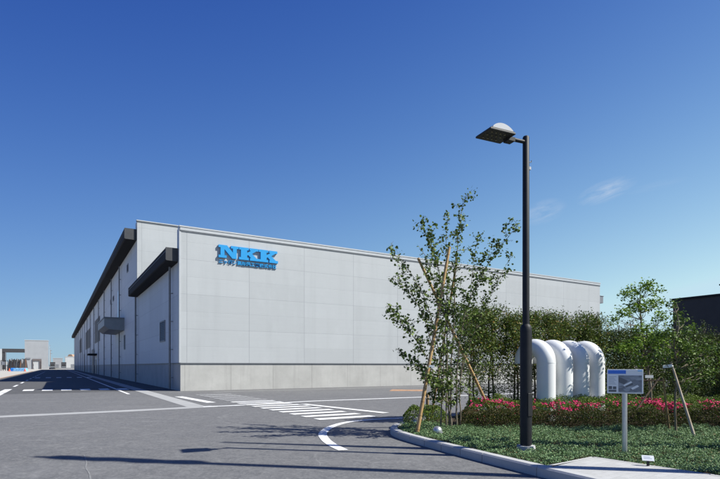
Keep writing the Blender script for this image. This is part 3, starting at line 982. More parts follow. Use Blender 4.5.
# ================================================================== WHITE BENT DUCTS
D0 = Vector((5.12, 13.95, 0.11))
DR, DB = 0.25, 0.395
dlabels = ['leftmost white goose-neck duct, its open mouth hanging behind the lamp post',
           'second white goose-neck duct from the left, above the pink azaleas',
           'third white goose-neck duct from the left, between two others',
           'rightmost white goose-neck duct, nearest the information board']
for i in range(4):
    p = D0 + U * (0.735 * i)
    t = thing('ventilation_duct', dlabels[i], 'duct', p, ANG, 'white goose-neck ducts in a row')
    zc = 2.25 - DR - DB
    path = [(0, 0, 0), (0, 0, 0.5), (0, 0, 1.0), (0, 0, zc - 0.02)]
    for k in range(1, 25):
        a = math.pi * k / 24
        path.append((0, DB - DB * math.cos(a), zc + DB * math.sin(a)))
    path.append((0, 2 * DB, zc - 0.05))
    q = MB(); q.tube(path, DR, 36, cap=False)
    q.tube([(0, 2 * DB, zc - 0.05), (0, 2 * DB, zc + 0.08)], DR - 0.012, 36, cap=False)
    q.build('pipe', M['white'], t, smooth=True)
    q = MB()
    for z in (zc - 0.025,):
        q.tube([(0, 0, z - 0.012), (0, 0, z + 0.012)], DR + 0.003, 36, cap=False)
    q.build('seam_band', M['white'], t, smooth=True)
    q = MB(); q.tube([(0, 2 * DB, zc - 0.055), (0, 2 * DB, zc - 0.03)], DR + 0.006, 36, cap=False); q.build('mouth_ring', M['coping'], t, smooth=True)
    q = MB(); q.tube([(0, 0, 0), (0, 0, 0.08)], DR + 0.03, 36); q.build('base_flange', M['coping'], t, smooth=True)

# ================================================================== VEGETATION
rng = np.random.default_rng(11)


def leaf_arrays(P, size, rg, aspect=0.62, up=0.5, nv=4, fold=0.25, droop=None):
    """one small folded blade per point; returns vertex and face arrays"""
    n = len(P)
    nrm = rg.normal(size=(n, 3)); nrm[:, 2] = np.abs(nrm[:, 2]) + up
    nrm /= np.linalg.norm(nrm, axis=1, keepdims=True)
    d = rg.normal(size=(n, 3))
    d -= nrm * np.sum(d * nrm, axis=1, keepdims=True)
    d /= np.linalg.norm(d, axis=1, keepdims=True)
    s = np.cross(nrm, d)
    L = size * rg.uniform(0.65, 1.3, (n, 1))
    Wd = L * aspect * rg.uniform(0.8, 1.2, (n, 1))
    if nv == 4:
        v = np.stack([P - d * L * 0.5, P + s * Wd * 0.5 + nrm * L * fold * 0.4, P + d * L * 0.5, P - s * Wd * 0.5 + nrm * L * fold * 0.4], 1)
        v[:, 2] += 0
    else:
        v = np.stack([P - d * L * 0.5, P - d * L * 0.2 + s * Wd * 0.5 + nrm * L * fold * 0.3, P + d * L * 0.25 + s * Wd * 0.42 + nrm * L * fold * 0.3,
                      P + d * L * 0.52, P + d * L * 0.25 - s * Wd * 0.42 + nrm * L * fold * 0.3, P - d * L * 0.2 - s * Wd * 0.5 + nrm * L * fold * 0.3], 1)
    v = v.reshape(-1, 3)
    f = np.arange(n * nv).reshape(n, nv)
    return v, f


def leaf_object(name, P, size, mat, parent=None, rg=rng, **k):
    v, f = leaf_arrays(np.asarray(P, float), size, rg, **k)
    return raw_mesh(name, v.tolist(), f.tolist(), mat, parent)


def clumps(centres, per, sig, rg):
    c = np.repeat(np.asarray(centres, float), per, axis=0)
    return c + rg.normal(size=c.shape) * sig


# ---- multi-stemmed tree tied to bamboo
TY = 11.86
tb = gnd(449, 429, 0.11)
tree = thing('multi_stem_tree', 'tall airy multi-stem tree tied to bamboo poles at the island corner', 'tree', tb)
rr = random.Random(5)


def tp(px, py, dy=0.0):
    return at(px, py, TY + dy) - tb


stems = [
    ([(451, 430), (451, 380), (453, 330), (455, 290), (457, 250), (460, 222), (464, 197)], 0.024, 0.0, 0.1),
    ([(446, 430), (447, 380), (447, 330), (443, 290), (436, 260), (428, 240), (421, 224)], 0.021, -0.1, -0.5),
    ([(457, 430), (457, 380), (460, 340), (468, 305), (482, 275), (500, 247), (518, 225)], 0.022, 0.1, -0.6),
    ([(441, 430), (442, 385), (437, 340), (425, 300), (409, 270), (390, 250)], 0.019, -0.1, 0.5),
    ([(438, 430), (439, 395), (428, 360), (412, 335), (398, 318), (389, 304)], 0.016, 0.1, -0.9),
    ([(461, 430), (460, 390), (464, 345), (470, 300), (474, 262), (478, 236)], 0.019, 0.2, 1.0),
    ([(449, 430), (448, 385), (445, 335), (447, 285), (446, 245), (448, 214)], 0.021, 0.1, 1.2),
    ([(459, 430), (459, 385), (468, 350), (482, 315), (498, 280), (511, 256)], 0.016, 0.0, 0.6),
    ([(443, 430), (442, 390), (432, 345), (420, 310), (408, 290), (393, 277)], 0.016, 0.2, 0.9),
    ([(436, 430), (442, 395), (444, 360), (440, 320), (433, 280), (425, 256)], 0.016, -0.2, -1.2),
    ([(441, 404), (430, 385), (418, 368), (402, 352)], 0.010, -0.1, -0.5),
    ([(450, 412), (445, 395), (436, 384), (426, 378)], 0.008, -0.2, -0.9),
]
wood = MB(); leafP = []
for si, (pts, r0, d0, d1) in enumerate(stems):
    if si in (4, 7, 8, 9):
        pts = [({4: 441, 7: 456, 8: 442, 9: 449}[si], 402)] + pts[1:]
    n = len(pts)
    path = [tp(p[0], p[1], d0 * 0.3 + (d1 - d0) * (i / (n - 1)) ** 1.3) for i, p in enumerate(pts)]
    path = catmull(path, 5)
    path = [p + Vector((rr.uniform(-1, 1), rr.uniform(-1, 1), rr.uniform(-.5, .5))) * 0.015 for p in path]
    m = len(path)
    wood.tube(path, [r0 * (1 - 0.86 * (i / (m - 1)) ** 0.8) for i in range(m)], 7)
    # side twigs
    for i in range(int(m * 0.12), m):
        fr = i / (m - 1)
        cnt = 2 if fr > 0.36 else (1 if rr.random() < 0.85 else 0)
        if fr > 0.85: cnt = 1
        for _ in range(cnt):
            base = path[i]
            t = (path[min(i + 1, m - 1)] - path[i - 1]).normalized()
            a = Vector((rr.gauss(0, 1), rr.gauss(0, 1), rr.gauss(0.15, 0.5))).normalized()
            d = (t * 0.55 + a * 0.9).normalized()
            Ls = rr.uniform(0.16, 0.55) * (1.15 - 0.55 * fr)
            k = 5
            tw = [base]
            for q_ in range(k):
                d = (d + Vector((rr.gauss(0, .16), rr.gauss(0, .16), rr.gauss(0.03, .13)))).normalized()
                tw.append(tw[-1] + d * Ls / k)
            wood.tube(tw, [0.006, 0.005, 0.0045, 0.004, 0.003, 0.002], 4, cap=False)
            for q_ in range(1, k + 1):
                if rr.random() < 0.78:
                    for _l in range(rr.choice((3, 3, 4, 5, 6)) if fr < 0.7 else rr.choice((2, 3, 4, 4))):
                        o_ = Vector((rr.gauss(0, 1), rr.gauss(0, 1), rr.gauss(-0.2, 1))) * 0.045
                        leafP.append(tw[q_] + o_)
    for i in range(int(m * 0.55), m):
        if rr.random() < 0.7:
            for _l in range(3):
                leafP.append(path[i] + Vector((rr.gauss(0, 1), rr.gauss(0, 1), rr.gauss(0, 1))) * 0.05)
wood.build('trunk', M['bark'], tree, smooth=True)
print('hero leaves', len(leafP))
leaf_object('crown', [tuple(p) for p in leafP], 0.060, M['leaf_hero'], tree, aspect=0.9, up=0.35, nv=6)


# ---- bamboo poles
def stake(name, a, b, r, mat, label, group=None, tip=None, nodes=True):
    a = Vector(a); b = Vector(b)
    L = (b - a).length
    t = bpy.data.objects.new(name, None)
    q = MB()
    n = max(3, int(L / 0.155))
    pts = [(0, 0, L * i / n) for i in range(n + 1)]
    rad = [r * (1 - 0.25 * i / n) * (1.0 if (i % 2 or not nodes) else 1.10) for i in range(n + 1)]
    q.tube(pts, rad, 10)
    o = q.build(name, mat, None, smooth=True)
    o.location = a
    o.rotation_euler = (b - a).to_track_quat('Z', 'Y').to_euler()
    bpy.data.objects.remove(t)
    return tag(o, label, 'stake', group)


stake('bamboo_pole', gnd(417, 434, 0.10), at(449.5, 247, TY - 0.25), 0.043, M['bamboo'], 'longest bamboo pole, leaning right from the kerb end of the bed', 'bamboo poles propping the tree')
stake('bamboo_pole', gnd(496, 423, 0.10), at(418, 258, TY + 0.25), 0.040, M['bamboo'], 'bamboo pole leaning left from the low hedge across the stems', 'bamboo poles propping the tree')
stake('bamboo_pole', at(431, 418, TY + 1.55), at(457, 259, TY + 0.15), 0.030, M['bamboo'], 'bamboo pole behind the tree rising into its upper crown', 'bamboo poles propping the tree')
q = MB(); q.tube([gnd(427.5, 421, 0.10) , gnd(427.5, 421, 0.10) + Vector((0, 0, 0.75))], 0.042, 10); q.build('short_post', M['old_wood'], None, smooth=True)
tag(bpy.data.objects['short_post'], 'short brown post in the shrub left of the tree stems', 'post')
pt = gnd(427.5, 421, 0.10)
q = MB(); q.tube([Vector((pt.x - 0.05, pt.y - 0.045, pt.z + 0.62)), Vector((pt.x + 0.42, pt.y - 0.25, pt.z + 0.60))], 0.022, 8); o = q.build('cross_rail', M['pole_wood'], None, smooth=True)
tag(o, 'pale short rail fixed between brown post and tree stems', 'rail')
q = MB()
pk = at(446, 312, TY - 0.02)
for dz in (-0.05, 0.0, 0.05):
    ring = [pk + Vector((0.13 * math.cos(a * 0.524), 0.15 * math.sin(a * 0.524), dz + 0.02 * math.sin(a))) for a in range(13)]
    q.tube(ring, 0.012, 6)
o = q.build('rope_lashing', M['far_dark'], None, smooth=True)
tag(o, 'dark rope lashing where the bamboo poles cross the stems', 'rope')
# white tag tied to the long pole
q = MB(); c_ = at(431.0, 366.5, 11.1)
Mx = Matrix.Translation(c_) @ Matrix.Rotation(0.2, 4, 'Y')
q.box(-0.05, 0.06, -0.075, -0.055, -0.03, 0.03, Mx); q.tube([c_ + Vector((0.045 * math.cos(a * 0.524), 0.055 * math.sin(a * 0.524), 0)) for a in range(13)], 0.01, 6)
o = q.build('tree_tag', M['white'], None)
tag(o, 'small white tag wrapped round the long bamboo pole', 'tag')

# garden uplights: silver domes
def uplight(px, py, r, label):
    p = gnd(px, py, 0.13)
    q = MB()
    prof = [(r * math.cos(a), r * math.sin(a)) for a in [math.pi / 2 * k / 8 for k in range(9)]]
    q.tube([(0, 0, 0), (0, 0, 0.05)] + [(0, 0, 0.05 + z) for (_, z) in prof[1:]], [r, r] + [max(x, 0.002) for (x, _) in prof[1:]], 20)
    t = thing('garden_light', label, 'garden light', p, 0, 'silver garden lights at the tree foot')
    q.build('dome', M['steel'], t, smooth=True)
    q = MB(); q.tube([(0, 0, 0.0), (0, 0, 0.03)], r * 1.12, 20); q.build('base_ring', M['pipe_grey'], t, smooth=True)


uplight(437.5, 433, 0.105, 'larger silver dome light on the ground cover in front of the tree')
uplight(416, 424, 0.09, 'half hidden silver dome light behind the long bamboo pole by the shrub')

# ---- tall clipped hedge of single young trees
VH = 10.85
hedge_org = lambda s_: V * VH + U * s_


def hedge_crown(rg, seed, H):
    cs = []
    n = 400
    z = (0.45 if seed < 2 else 0.1) + (H - 0.5) * rg.beta(1.45 if seed < 2 else 1.1, 0.95, n)
    x = rg.uniform(-0.62, 0.62, n); y = rg.uniform(-0.42, 0.42, n)
    top = z > H - 0.35
    x[top] *= 0.85
    z += rg.normal(0, 0.06, n)
    cs = np.stack([x, y, z], 1)
    low = (z < 1.15) & (rg.uniform(0, 1, n) < (0.55 if seed < 2 else 0.12))
    cs = cs[~low]
    mid = (cs[:, 2] > 1.2) & (cs[:, 2] < 1.9) & (rg.uniform(0, 1, len(cs)) < (0.4 if seed < 2 else 0.08))
    cs = cs[~mid]
    P = clumps(cs, 24, np.array([0.09, 0.09, 0.085]), rg)
    # leading shoots that break the top line
    for _ in range(9):
        bx, by = rg.uniform(-0.5, 0.5), rg.uniform(-0.3, 0.3)
        hh = rg.uniform(0.08, 0.32)
        m = 12
        P = np.concatenate([P, np.stack([bx + rg.normal(0, .035, m), by + rg.normal(0, .035, m), H - 0.15 + hh * rg.uniform(0, 1.6, m)], 1)])
    return P


protos = []
for k in range(4):
    rg = np.random.default_rng(30 + k)
    t = thing('hedge_tree', 'slim young tree in the tall clipped green hedge behind the white ducts', 'hedge tree', (0, 0, 0), ANG, 'slim trees forming the tall hedge')
    w = MB()
    for j in range(2):
        x0 = rg.uniform(-0.12, 0.12)
        pth = [(x0, 0, 0), (x0 + rg.uniform(-.04, .04), rg.uniform(-.04, .04), 1.0), (x0 * 0.6 + rg.uniform(-.08, .08), 0.02, 2.0), (rg.uniform(-.1, .1), 0, 3.0)]
        w.tube(catmull([Vector(p) for p in pth], 4), [0.034 - 0.0021 * i for i in range(13)], 8)
    for j in range(26):
        z = rg.uniform(0.6, 2.9); a = rg.uniform(0, 6.28); l = rg.uniform(0.25, 0.55)
        w.tube([(0, 0, z), (math.cos(a) * l * 0.5, math.sin(a) * l * 0.4, z + 0.12), (math.cos(a) * l, math.sin(a) * l * 0.7, z + 0.3)], [0.010, 0.007, 0.003], 5, cap=False)
    w.build('trunk', M['bark2'], t, smooth=True)
    P = hedge_crown(rg, k, 3.10)
    leaf_object('crown', P, 0.066, M['leaf_hedge'] if k < 2 else M['leaf_hedge_shaded'], t, rg=rg, aspect=0.5, up=0.3)
    protos.append(t)
# along the row: s is measured on U
s0 = 10.2
used_ = set()
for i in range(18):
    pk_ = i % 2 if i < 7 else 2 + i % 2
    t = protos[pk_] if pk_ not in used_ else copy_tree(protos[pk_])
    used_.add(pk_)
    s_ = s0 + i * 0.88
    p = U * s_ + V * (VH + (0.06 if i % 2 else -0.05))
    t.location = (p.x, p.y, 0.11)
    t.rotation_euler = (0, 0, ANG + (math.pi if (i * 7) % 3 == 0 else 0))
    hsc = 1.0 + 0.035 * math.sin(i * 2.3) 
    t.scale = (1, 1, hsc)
# support rail of the hedge
hs_ = thing('hedge_support_frame', 'brown wooden post with a short cross rail in front of the tall hedge', 'support frame', U * 12.0 + V * (VH - 0.22) + Vector((0, 0, 0.11)), ANG)
q = MB(); q.tube([(-0.25, -0.32, 1.62), (0.6, -0.32, 1.62)], 0.022, 8); q.build('rail', M['old_wood'], hs_, smooth=True)
q = MB(); q.tube([(0.1, -0.27, 0), (0.1, -0.27, 1.9)], 0.036, 8); q.build('post', M['old_wood'], hs_, smooth=True)


# ---- low hedges
def bed_points(n, x0, x1, y0f, y1f, hf, rg, side=0.35):
    """leaf positions over a clipped low mass: top surface and front face"""
    x = rg.uniform(x0, x1, n); t = rg.uniform(0, 1, n)
    y = y0f(x) + (y1f(x) - y0f(x)) * t
    h = hf(x, y)
    edge = np.minimum(1, np.minimum(t, 1 - t) * 7 + 0.25) ** 0.45
    edge *= np.minimum(1, np.minimum(x - x0, x1 - x) * 3 + 0.25) ** 0.5
    z = h * edge * np.where(rg.uniform(0, 1, n) < 0.55, rg.uniform(0.86, 1.05, n), rg.uniform(0.1, 1, n))
    return np.stack([x, y, z + 0.11], 1), t


def wob(x, y, s=1.0):
    return np.sin(x * 5.1 + 1.3) * np.cos(y * 4.3 + x) * 0.065 + np.sin(x * 8.3 - y * 3.1) * 0.03 + np.sin(x * 11.7 + y * 7) * 0.03 + np.sin(x * 2.1 + 0.6) * 0.03


rg = np.random.default_rng(77)
front = lambda x: 11.85 + 0.05 * np.sin(x * 1.7)
# front row: dull olive
P, _ = bed_points(34000, 2.35, 10.8, front, lambda x: front(x) + 0.85, lambda x, y: 0.40 + wob(x, y) * 0.8, rg)
o = leaf_object('low_hedge', P, 0.036, M['leaf_low'], None, rg=rg, aspect=0.55, up=0.2)
tag(o, 'low clipped olive brown hedge running along the back of the ground cover', 'hedge')
# rounded shrub at the left end
P, _ = bed_points(7000, 1.12, 2.30, lambda x: 12.75 - 0.0 * x, lambda x: 13.25 + (x - 1.1) * 0.7, lambda x, y: 0.42 + wob(x, y), rg)
o = leaf_object('rounded_shrub', P, 0.036, M['leaf_azalea'], None, rg=rg, aspect=0.55, up=0.2)
tag(o, 'small rounded green shrub at the kerb end left of the tree', 'shrub')
# flowering rows behind
az = thing('azalea_hedge', 'low azalea hedge with many pink flowers in front of the white ducts', 'flowering hedge', (0, 0, 0))
back = lambda x: np.minimum((VH - 0.75 + 0.513 * x) / 0.858, 14.6)
P, _ = bed_points(56000, 2.65, 10.8, lambda x: front(x) + 0.80, back, lambda x, y: 0.52 + 0.05 * (y - 12.6) + wob(x, y), rg)
leaf_object('foliage', P, 0.042, M['leaf_azalea'], az, rg=rg, aspect=0.5, up=0.35)
fl = []
nclu = 330
for k in range(nclu):
    x = rg.uniform(2.8, 10.7)
    if rg.uniform() < 0.8 * (0.5 + 0.5 * math.sin(x * 3.1 + 0.4 * math.sin(x * 7))): continue
    y = front(x) + 0.80 + abs(rg.normal(0, 0.22))
    z = 0.11 + 0.53 + 0.05 * (y - 12.6) + wob(x, y) + rg.uniform(-0.03, 0.03)
    if y < front(x) + 0.95: z -= rg.uniform(0.0, 0.34) ** 1.0
    m = int(rg.integers(2, 13))
    for _ in range(m):
        fl.append((x + rg.normal(0, 0.075), y + rg.normal(0, 0.06), z + rg.normal(0, 0.03)))
fl = np.array(fl)
V_, F_ = [], []
for c in fl:
    nrm = Vector((rg.normal(0, .5), -0.6 + rg.normal(0, .4), 0.8)).normalized()
    a = nrm.orthogonal().normalized(); b = nrm.cross(a)
    ph = rg.uniform(0, 6.28); R_ = 0.027 * rg.uniform(0.8, 1.25)
    base = len(V_); c = Vector(c)
    V_.append(tuple(c))
    for k in range(10):
        an = ph + 2 * math.pi * k / 10
        r_ = R_ if k % 2 == 0 else R_ * 0.62
        V_.append(tuple(c + (a * math.cos(an) + b * math.sin(an)) * r_ + nrm * R_ * 0.35))
    for k in range(5):
        F_.append((base, base + 1 + (2 * k - 1) % 10, base + 1 + 2 * k, base + 1 + (2 * k + 1) % 10))
fo = raw_mesh('blossoms', V_, F_, M['petal'], az)

# ---- ground cover leaves
def inside(px, py, poly):
    r = np.zeros(len(px), bool)
    n = len(poly)
    for i in range(n):
        x0, y0 = poly[i][0], poly[i][1]; x1, y1 = poly[(i + 1) % n][0], poly[(i + 1) % n][1]
        c = ((y0 > py) != (y1 > py)) & (px < (x1 - x0) * (py - y0) / (y1 - y0 + 1e-12) + x0)
        r ^= c
    return r


kin2 = offset(kpts, 0.185)
bedp = [(p.x, p.y) for p in kin2] + [(46, 30), (46, 1)]
pavp = [(p.x, p.y) for p in [pa - va * 0.02 - ua * 0.4, pb + ua * 0.05 - va * 0.02, pb + ua * 0.05 + va * 8, pa + va * 8 - ua * 3]]
N = 560000
x = rg.uniform(0.6, 11.5, N); y = rg.uniform(4.0, 12.9, N)
ok = inside(x, y, bedp) & ~inside(x, y, pavp) & (x < 0.78 * y + 1.2)
ok &= ~((y > 12.1) & (x > 2.2))
dpole = np.hypot(x - LP.x, y - LP.y + 0.04) < 0.21
ok &= ~dpole
x, y = x[ok], y[ok]
keep = rg.uniform(0, 1, len(x)) < np.clip(9.5 / y, 0.5, 1)
x, y = x[keep], y[keep]
hgt = 0.065 + 0.03 * np.sin(x * 2.3 + 1.1 * np.sin(y * 1.9)) * np.sin(y * 2.9 + x) + 0.045 * (np.sin(x * 9 + np.sin(y * 7)) * np.cos(y * 8.3 + x * 2)) + 0.03 * np.sin(x * 23) * np.sin(y * 21)
z = 0.115 + np.clip(hgt, 0.01, 1) * rg.uniform(0.25, 1.15, len(x))
print('cover leaves', len(x))
gc = leaf_object('ground_cover', np.stack([x, y, z], 1), 0.029, M['leaf_cover'], None, rg=rg, aspect=0.6, up=0.7)
gc['kind'] = 'stuff'; gc['label'] = 'dense dark green ground cover leaves filling the kerbed bed'


# ---- two small staked trees at the right
def small_tree(name, base, pts, r0, blobs, per, sig, size, mat, label, seed, bark, twig=True):
    rg = np.random.default_rng(seed); r_ = random.Random(seed)
    t = thing(name, label, 'tree', base)
    path = catmull([Vector(p) - base for p in pts], 5)
    w = MB(); m = len(path)
    w.tube(path, [r0 * (1 - 0.8 * i / (m - 1)) for i in range(m)], 9)
    P = []
    for (c, rad, n) in blobs:
        c = Vector(c) - base
        # branch from the nearest lower trunk point
        j = min(range(m), key=lambda i: (path[i] - (c - Vector((0, 0, 0.25 + 0.4 * rad)))).length)
        for k in range(n):
            d = Vector((r_.gauss(0, 1), r_.gauss(0, 1), r_.gauss(0, .75)))
            d = d.normalized() * rad * r_.uniform(0.25, 1.0)
            e = c + Vector((d.x, d.y, d.z * 0.75))
            if twig and k % 2 == 0:
                mid = path[j].lerp(e, 0.55) + Vector((r_.gauss(0, .04), r_.gauss(0, .04), -0.05))
                w.tube([path[j], mid, e], [0.011, 0.007, 0.003], 5, cap=False)
            P.append(e)
    w.build('trunk', bark, t, smooth=True)
    PP = clumps([tuple(p) for p in P], per, np.array(sig), rg)
    leaf_object('crown', PP, size, mat, t, rg=rg, aspect=0.55, up=0.5, nv=6)
    return t


Y2 = 14.2
b2 = Vector((at(651, 420, Y2).x, Y2, 0.11))
blobs = [(at(632, 292, Y2), 0.25, 11), (at(652, 287, Y2 + .1), 0.25, 11), (at(640, 306, Y2), 0.30, 14), (at(622, 312, Y2 - .2), 0.22, 7), (at(612, 321, Y2 - .3), 0.13, 3),
         (at(655, 303, Y2 + .3), 0.28, 10), (at(660, 318, Y2 + .2), 0.25, 7), (at(645, 328, Y2 - .1), 0.33, 9),
         (at(634, 347, Y2 - .2), 0.36, 16), (at(618, 348, Y2 - .3), 0.24, 7), (at(655, 340, Y2 - .2), 0.38, 16), (at(640, 362, Y2), 0.32, 8), (at(668, 346, Y2 - .1), 0.36, 12)]
small_tree('young_maple', b2, [(b2.x, b2.y, 0.1), at(650, 385, Y2), at(645, 350, Y2), at(641, 320, Y2), at(640, 288, Y2)], 0.048, blobs, 24, (0.085, 0.085, 0.075), 0.072,
           M['leaf_bright'], 'taller fresh green young tree rising above the hedge beside the board', 51, M['bark'])
Y3 = 11.15
b3 = Vector((at(676, 432, Y3).x, Y3, 0.11))
blobs = [(at(676, 318, Y3 + .2), 0.22, 7), (at(668, 334, Y3), 0.28, 11), (at(688, 330, Y3 + .2), 0.26, 9), (at(682, 348, Y3 - .1), 0.33, 14), (at(664, 356, Y3 - .2), 0.28, 11),
         (at(700, 345, Y3), 0.26, 9), (at(697, 362, Y3 - .1), 0.30, 11), (at(676, 372, Y3), 0.30, 9), (at(708, 374, Y3 + .2), 0.22, 6), (at(713, 352, Y3 + .4), 0.25, 6), (at(690, 384, Y3), 0.22, 5),
         (at(672, 304, Y3 + .3), 0.14, 4)]
small_tree('young_staked_tree', b3, [(b3.x, b3.y, 0.1), at(675, 400, Y3), at(678, 370, Y3 + .05), at(674, 345, Y3 - .05), at(679, 325, Y3), at(674, 306, Y3 + .1)], 0.026, blobs, 24, (0.07, 0.07, 0.05), 0.060,
           M['leaf_dark'], 'darker green young tree with pale stakes at the right of the bed', 52, M['bark'])
stake('wooden_stake', gnd(695.5, 440, 0.10), at(671, 362, 11.0), 0.030, M['pole_wood'], 'pale peeled stake leaning left with a white tag at its top', 'stakes of the young trees', nodes=False)
stake('wooden_stake', gnd(669.5, 432, 0.10), at(663, 378, 11.05), 0.026, M['old_wood'], 'shorter brown stake left of the darker young tree', 'stakes of the young trees', nodes=False)
stake('wooden_stake', at(628, 421, 12.2), at(660, 377, 12.6), 0.026, M['bark2'], 'dark stake slanting up to the right behind the board', 'stakes of the young trees', nodes=False)
stake('wooden_stake', at(640, 380.5, 12.4), at(664, 380.5, 11.1), 0.022, M['old_wood'], 'horizontal brown bar tied between the two young trees', 'stakes of the young trees', nodes=False)
q = MB(); c_ = at(668, 366.0, 10.96)
q.box(-0.12, 0.07, -0.03, -0.01, -0.033, 0.033, Matrix.Translation(c_) @ Matrix.Rotation(-0.1, 4, 'Y')); q.tube([c_ + Vector((0.06 + 0.04 * math.cos(a * 0.524), 0.04 * math.sin(a * 0.524), 0)) for a in range(13)], 0.012, 6)
o = q.build('tree_tag', M['white'], None); tag(o, 'white tag tied at the top of the pale peeled stake', 'tag')
q = MB(); c_ = at(648, 376.5, 12.7)
q.box(-0.10, 0.10, -0.06, -0.04, -0.035, 0.035, Matrix.Translation(c_)); q.tube([c_ + Vector((0.05 * math.cos(a * 0.524), 0.05 * math.sin(a * 0.524), 0)) for a in range(13)], 0.012, 6)
o = q.build('tree_tag', M['white'], None); tag(o, 'white tag on the trunk of the taller young tree', 'tag')

# unseen tall tree, added outside the view to shade the right of the bed
Yt = 13.0
bt = Vector((13.6, 11.6, 0.11))
blobs = []
r_ = random.Random(9)
for k in range(26):
    blobs.append((bt + Vector((r_.gauss(0, .9), r_.gauss(0, 1.1), r_.uniform(2.2, 5.6))), 0.6, 12))
small_tree('unseen_shade_tree', bt, [bt, bt + Vector((0, 0.1, 2)), bt + Vector((0.1, 0, 3.8)), bt + Vector((0, 0, 5.4))], 0.10, blobs, 15, (0.12, 0.12, 0.1), 0.10,
           M['leaf_dark'], 'unseen evergreen tree added right of the planted bed to shade it', 61, M['bark2'])

bt = Vector((19.4, 20.6, 0.11))  # second unseen tree, added to throw shade on the hedge's right end
blobs = []
for k in range(26):
    blobs.append((bt + Vector((r_.gauss(0, 1.0), r_.gauss(0, 1.2), r_.uniform(1.8, 6.2))), 0.65, 12))
small_tree('unseen_shade_tree', bt, [bt, bt + Vector((0, 0.1, 2)), bt + Vector((0.1, 0, 4.0)), bt + Vector((0, 0, 6.0))], 0.11, blobs, 15, (0.12, 0.12, 0.1), 0.10,
           M['leaf_dark'], 'unseen taller evergreen tree added past the hedge end to shade the hedge', 62, M['bark2'])

# ================================================================== DARK BUILDING AT RIGHT
ZD = 30.0
pd = Vector(((673 - 360) / F * ZD, ZD, 0))
db = thing('dark_building', 'low black clad flat roofed building behind the hedge at the right', 'building', pd, ANG)
q = MB(); q.box(0, 16, -22, 0, 0, 5.45); q.build('wall', M['dark_build'], db)
q = MB(); q.box(-0.06, 16.1, -22.05, 0.06, 5.45, 5.58); q.build('roof_edge', M['eave'], db)
q = MB(); q.box(0.4, 15, -21.5, -2.35, 5.58, 6.08); up_ = q.build('upper_storey', M['dark_build'], db)
q = MB(); q.box(0.34, 15.1, -21.6, -2.28, 6.08, 6.16); q.build('upper_roof_edge', M['eave'], up_)

# ================================================================== FAR LEFT
def far(px, Y):
    return Vector(((px - 360) / F * Y, Y, 0))


def span(px0, px1, Y):
    """base point at photo column px0 and depth Y, and the length along U that ends at column px1"""
    a = far(px0, Y); k = (px1 - 360) / F
    return a, (k * a.y - a.x) / (U.x - k * U.y)


YB = 262.0
a, wd = span(24.7, 48.2, YB)
fg = thing('plain_grey_building', 'tall plain pale grey block with a small doorway at the end of the road', 'building', a, ANG)
HB = EYE + (HZ - 340.3) / F * YB
q = MB(); q.box(0, wd, 0, 12, 0, HB); q.build('wall', M['far_grey'], fg)
q = MB(); q.box(-0.15, wd + 0.15, -0.15, 12.1, HB, HB + 0.3); q.build('roof_edge', M['coping'], fg)
x0 = wd * 0.33; x1 = wd * 0.71
q = MB(); q.box(x0, x0 + 0.25, -0.5, -0.003, 0, 4.4); q.box(x1 - 0.9, x1, -0.5, -0.003, 0, 4.4); q.box(x0, x1, -0.5, -0.003, 4.4, 5.3); dr = q.build('door_frame', plain('brown_frame', (0.12, 0.10, 0.10), 0.6), fg)
q = MB(); q.box(x0 + 0.25, x1 - 0.9, -0.06, -0.003, 0, 4.4); q.build('door', M['far_white'], fg)
q = MB(); q.box(wd * 0.06, wd * 0.24, -0.4, -0.003, 5.2, 5.9); q.build('wall_unit', M['pipe_grey'], fg)

YB = 178.0
YS = 232.0
a, wd = span(-6, 24.2, YS)
_, xl = span(-6, 2.0, YS)
gs = thing('open_gate_shed', 'open shed frame with a long dark roof beam left of the grey block', 'shed', a, ANG)
hb0, hb1 = EYE + (HZ - 352.0) / F * YS, EYE + (HZ - 348.4) / F * YS
q = MB(); q.box(xl, wd, 0, 6, hb0, hb1); q.build('roof_beam', M['far_dark'], gs)
q = MB(); q.box(0, xl, 0, 6, 0, hb1 - 0.2); q.build('side_wall', M['far_white'], gs)
q = MB(); q.box(xl, xl + 1.2, 0.2, 5.8, 0, hb0); q.build('inner_wall', M['far_dark'], gs)
q = MB(); q.box(xl + 1.2, xl + 1.5, 0, 0.3, 0, hb0); q.build('post', M['pipe_grey'], gs)
rr2 = random.Random(3)
stuffx = [far(p, YB - 3).x for p in (6.5, 9.5, 14, 17.5, 20.5, 23)]
mc = thing('scrap_machine', 'grey and black machine frame standing inside the open shed', 'machine', (stuffx[0], YB - 5, 0), 0)
q = MB(); q.box(-0.6, 1.0, 0, 1.2, 2.0, 3.1); q.build('body', M['far_grey'], mc)
q = MB()
for dx in (-0.6, 0.9): q.box(dx, dx + 0.15, 0, 0.15, 0, 3.6); q.box(dx, dx + 0.15, 1.0, 1.15, 0, 3.6)
q.box(-0.6, 1.05, 0, 0.15, 3.45, 3.6); q.box(-0.2, 0.1, 0.2, 0.5, 3.6, 4.6); q.build('frame', M['far_dark'], mc)
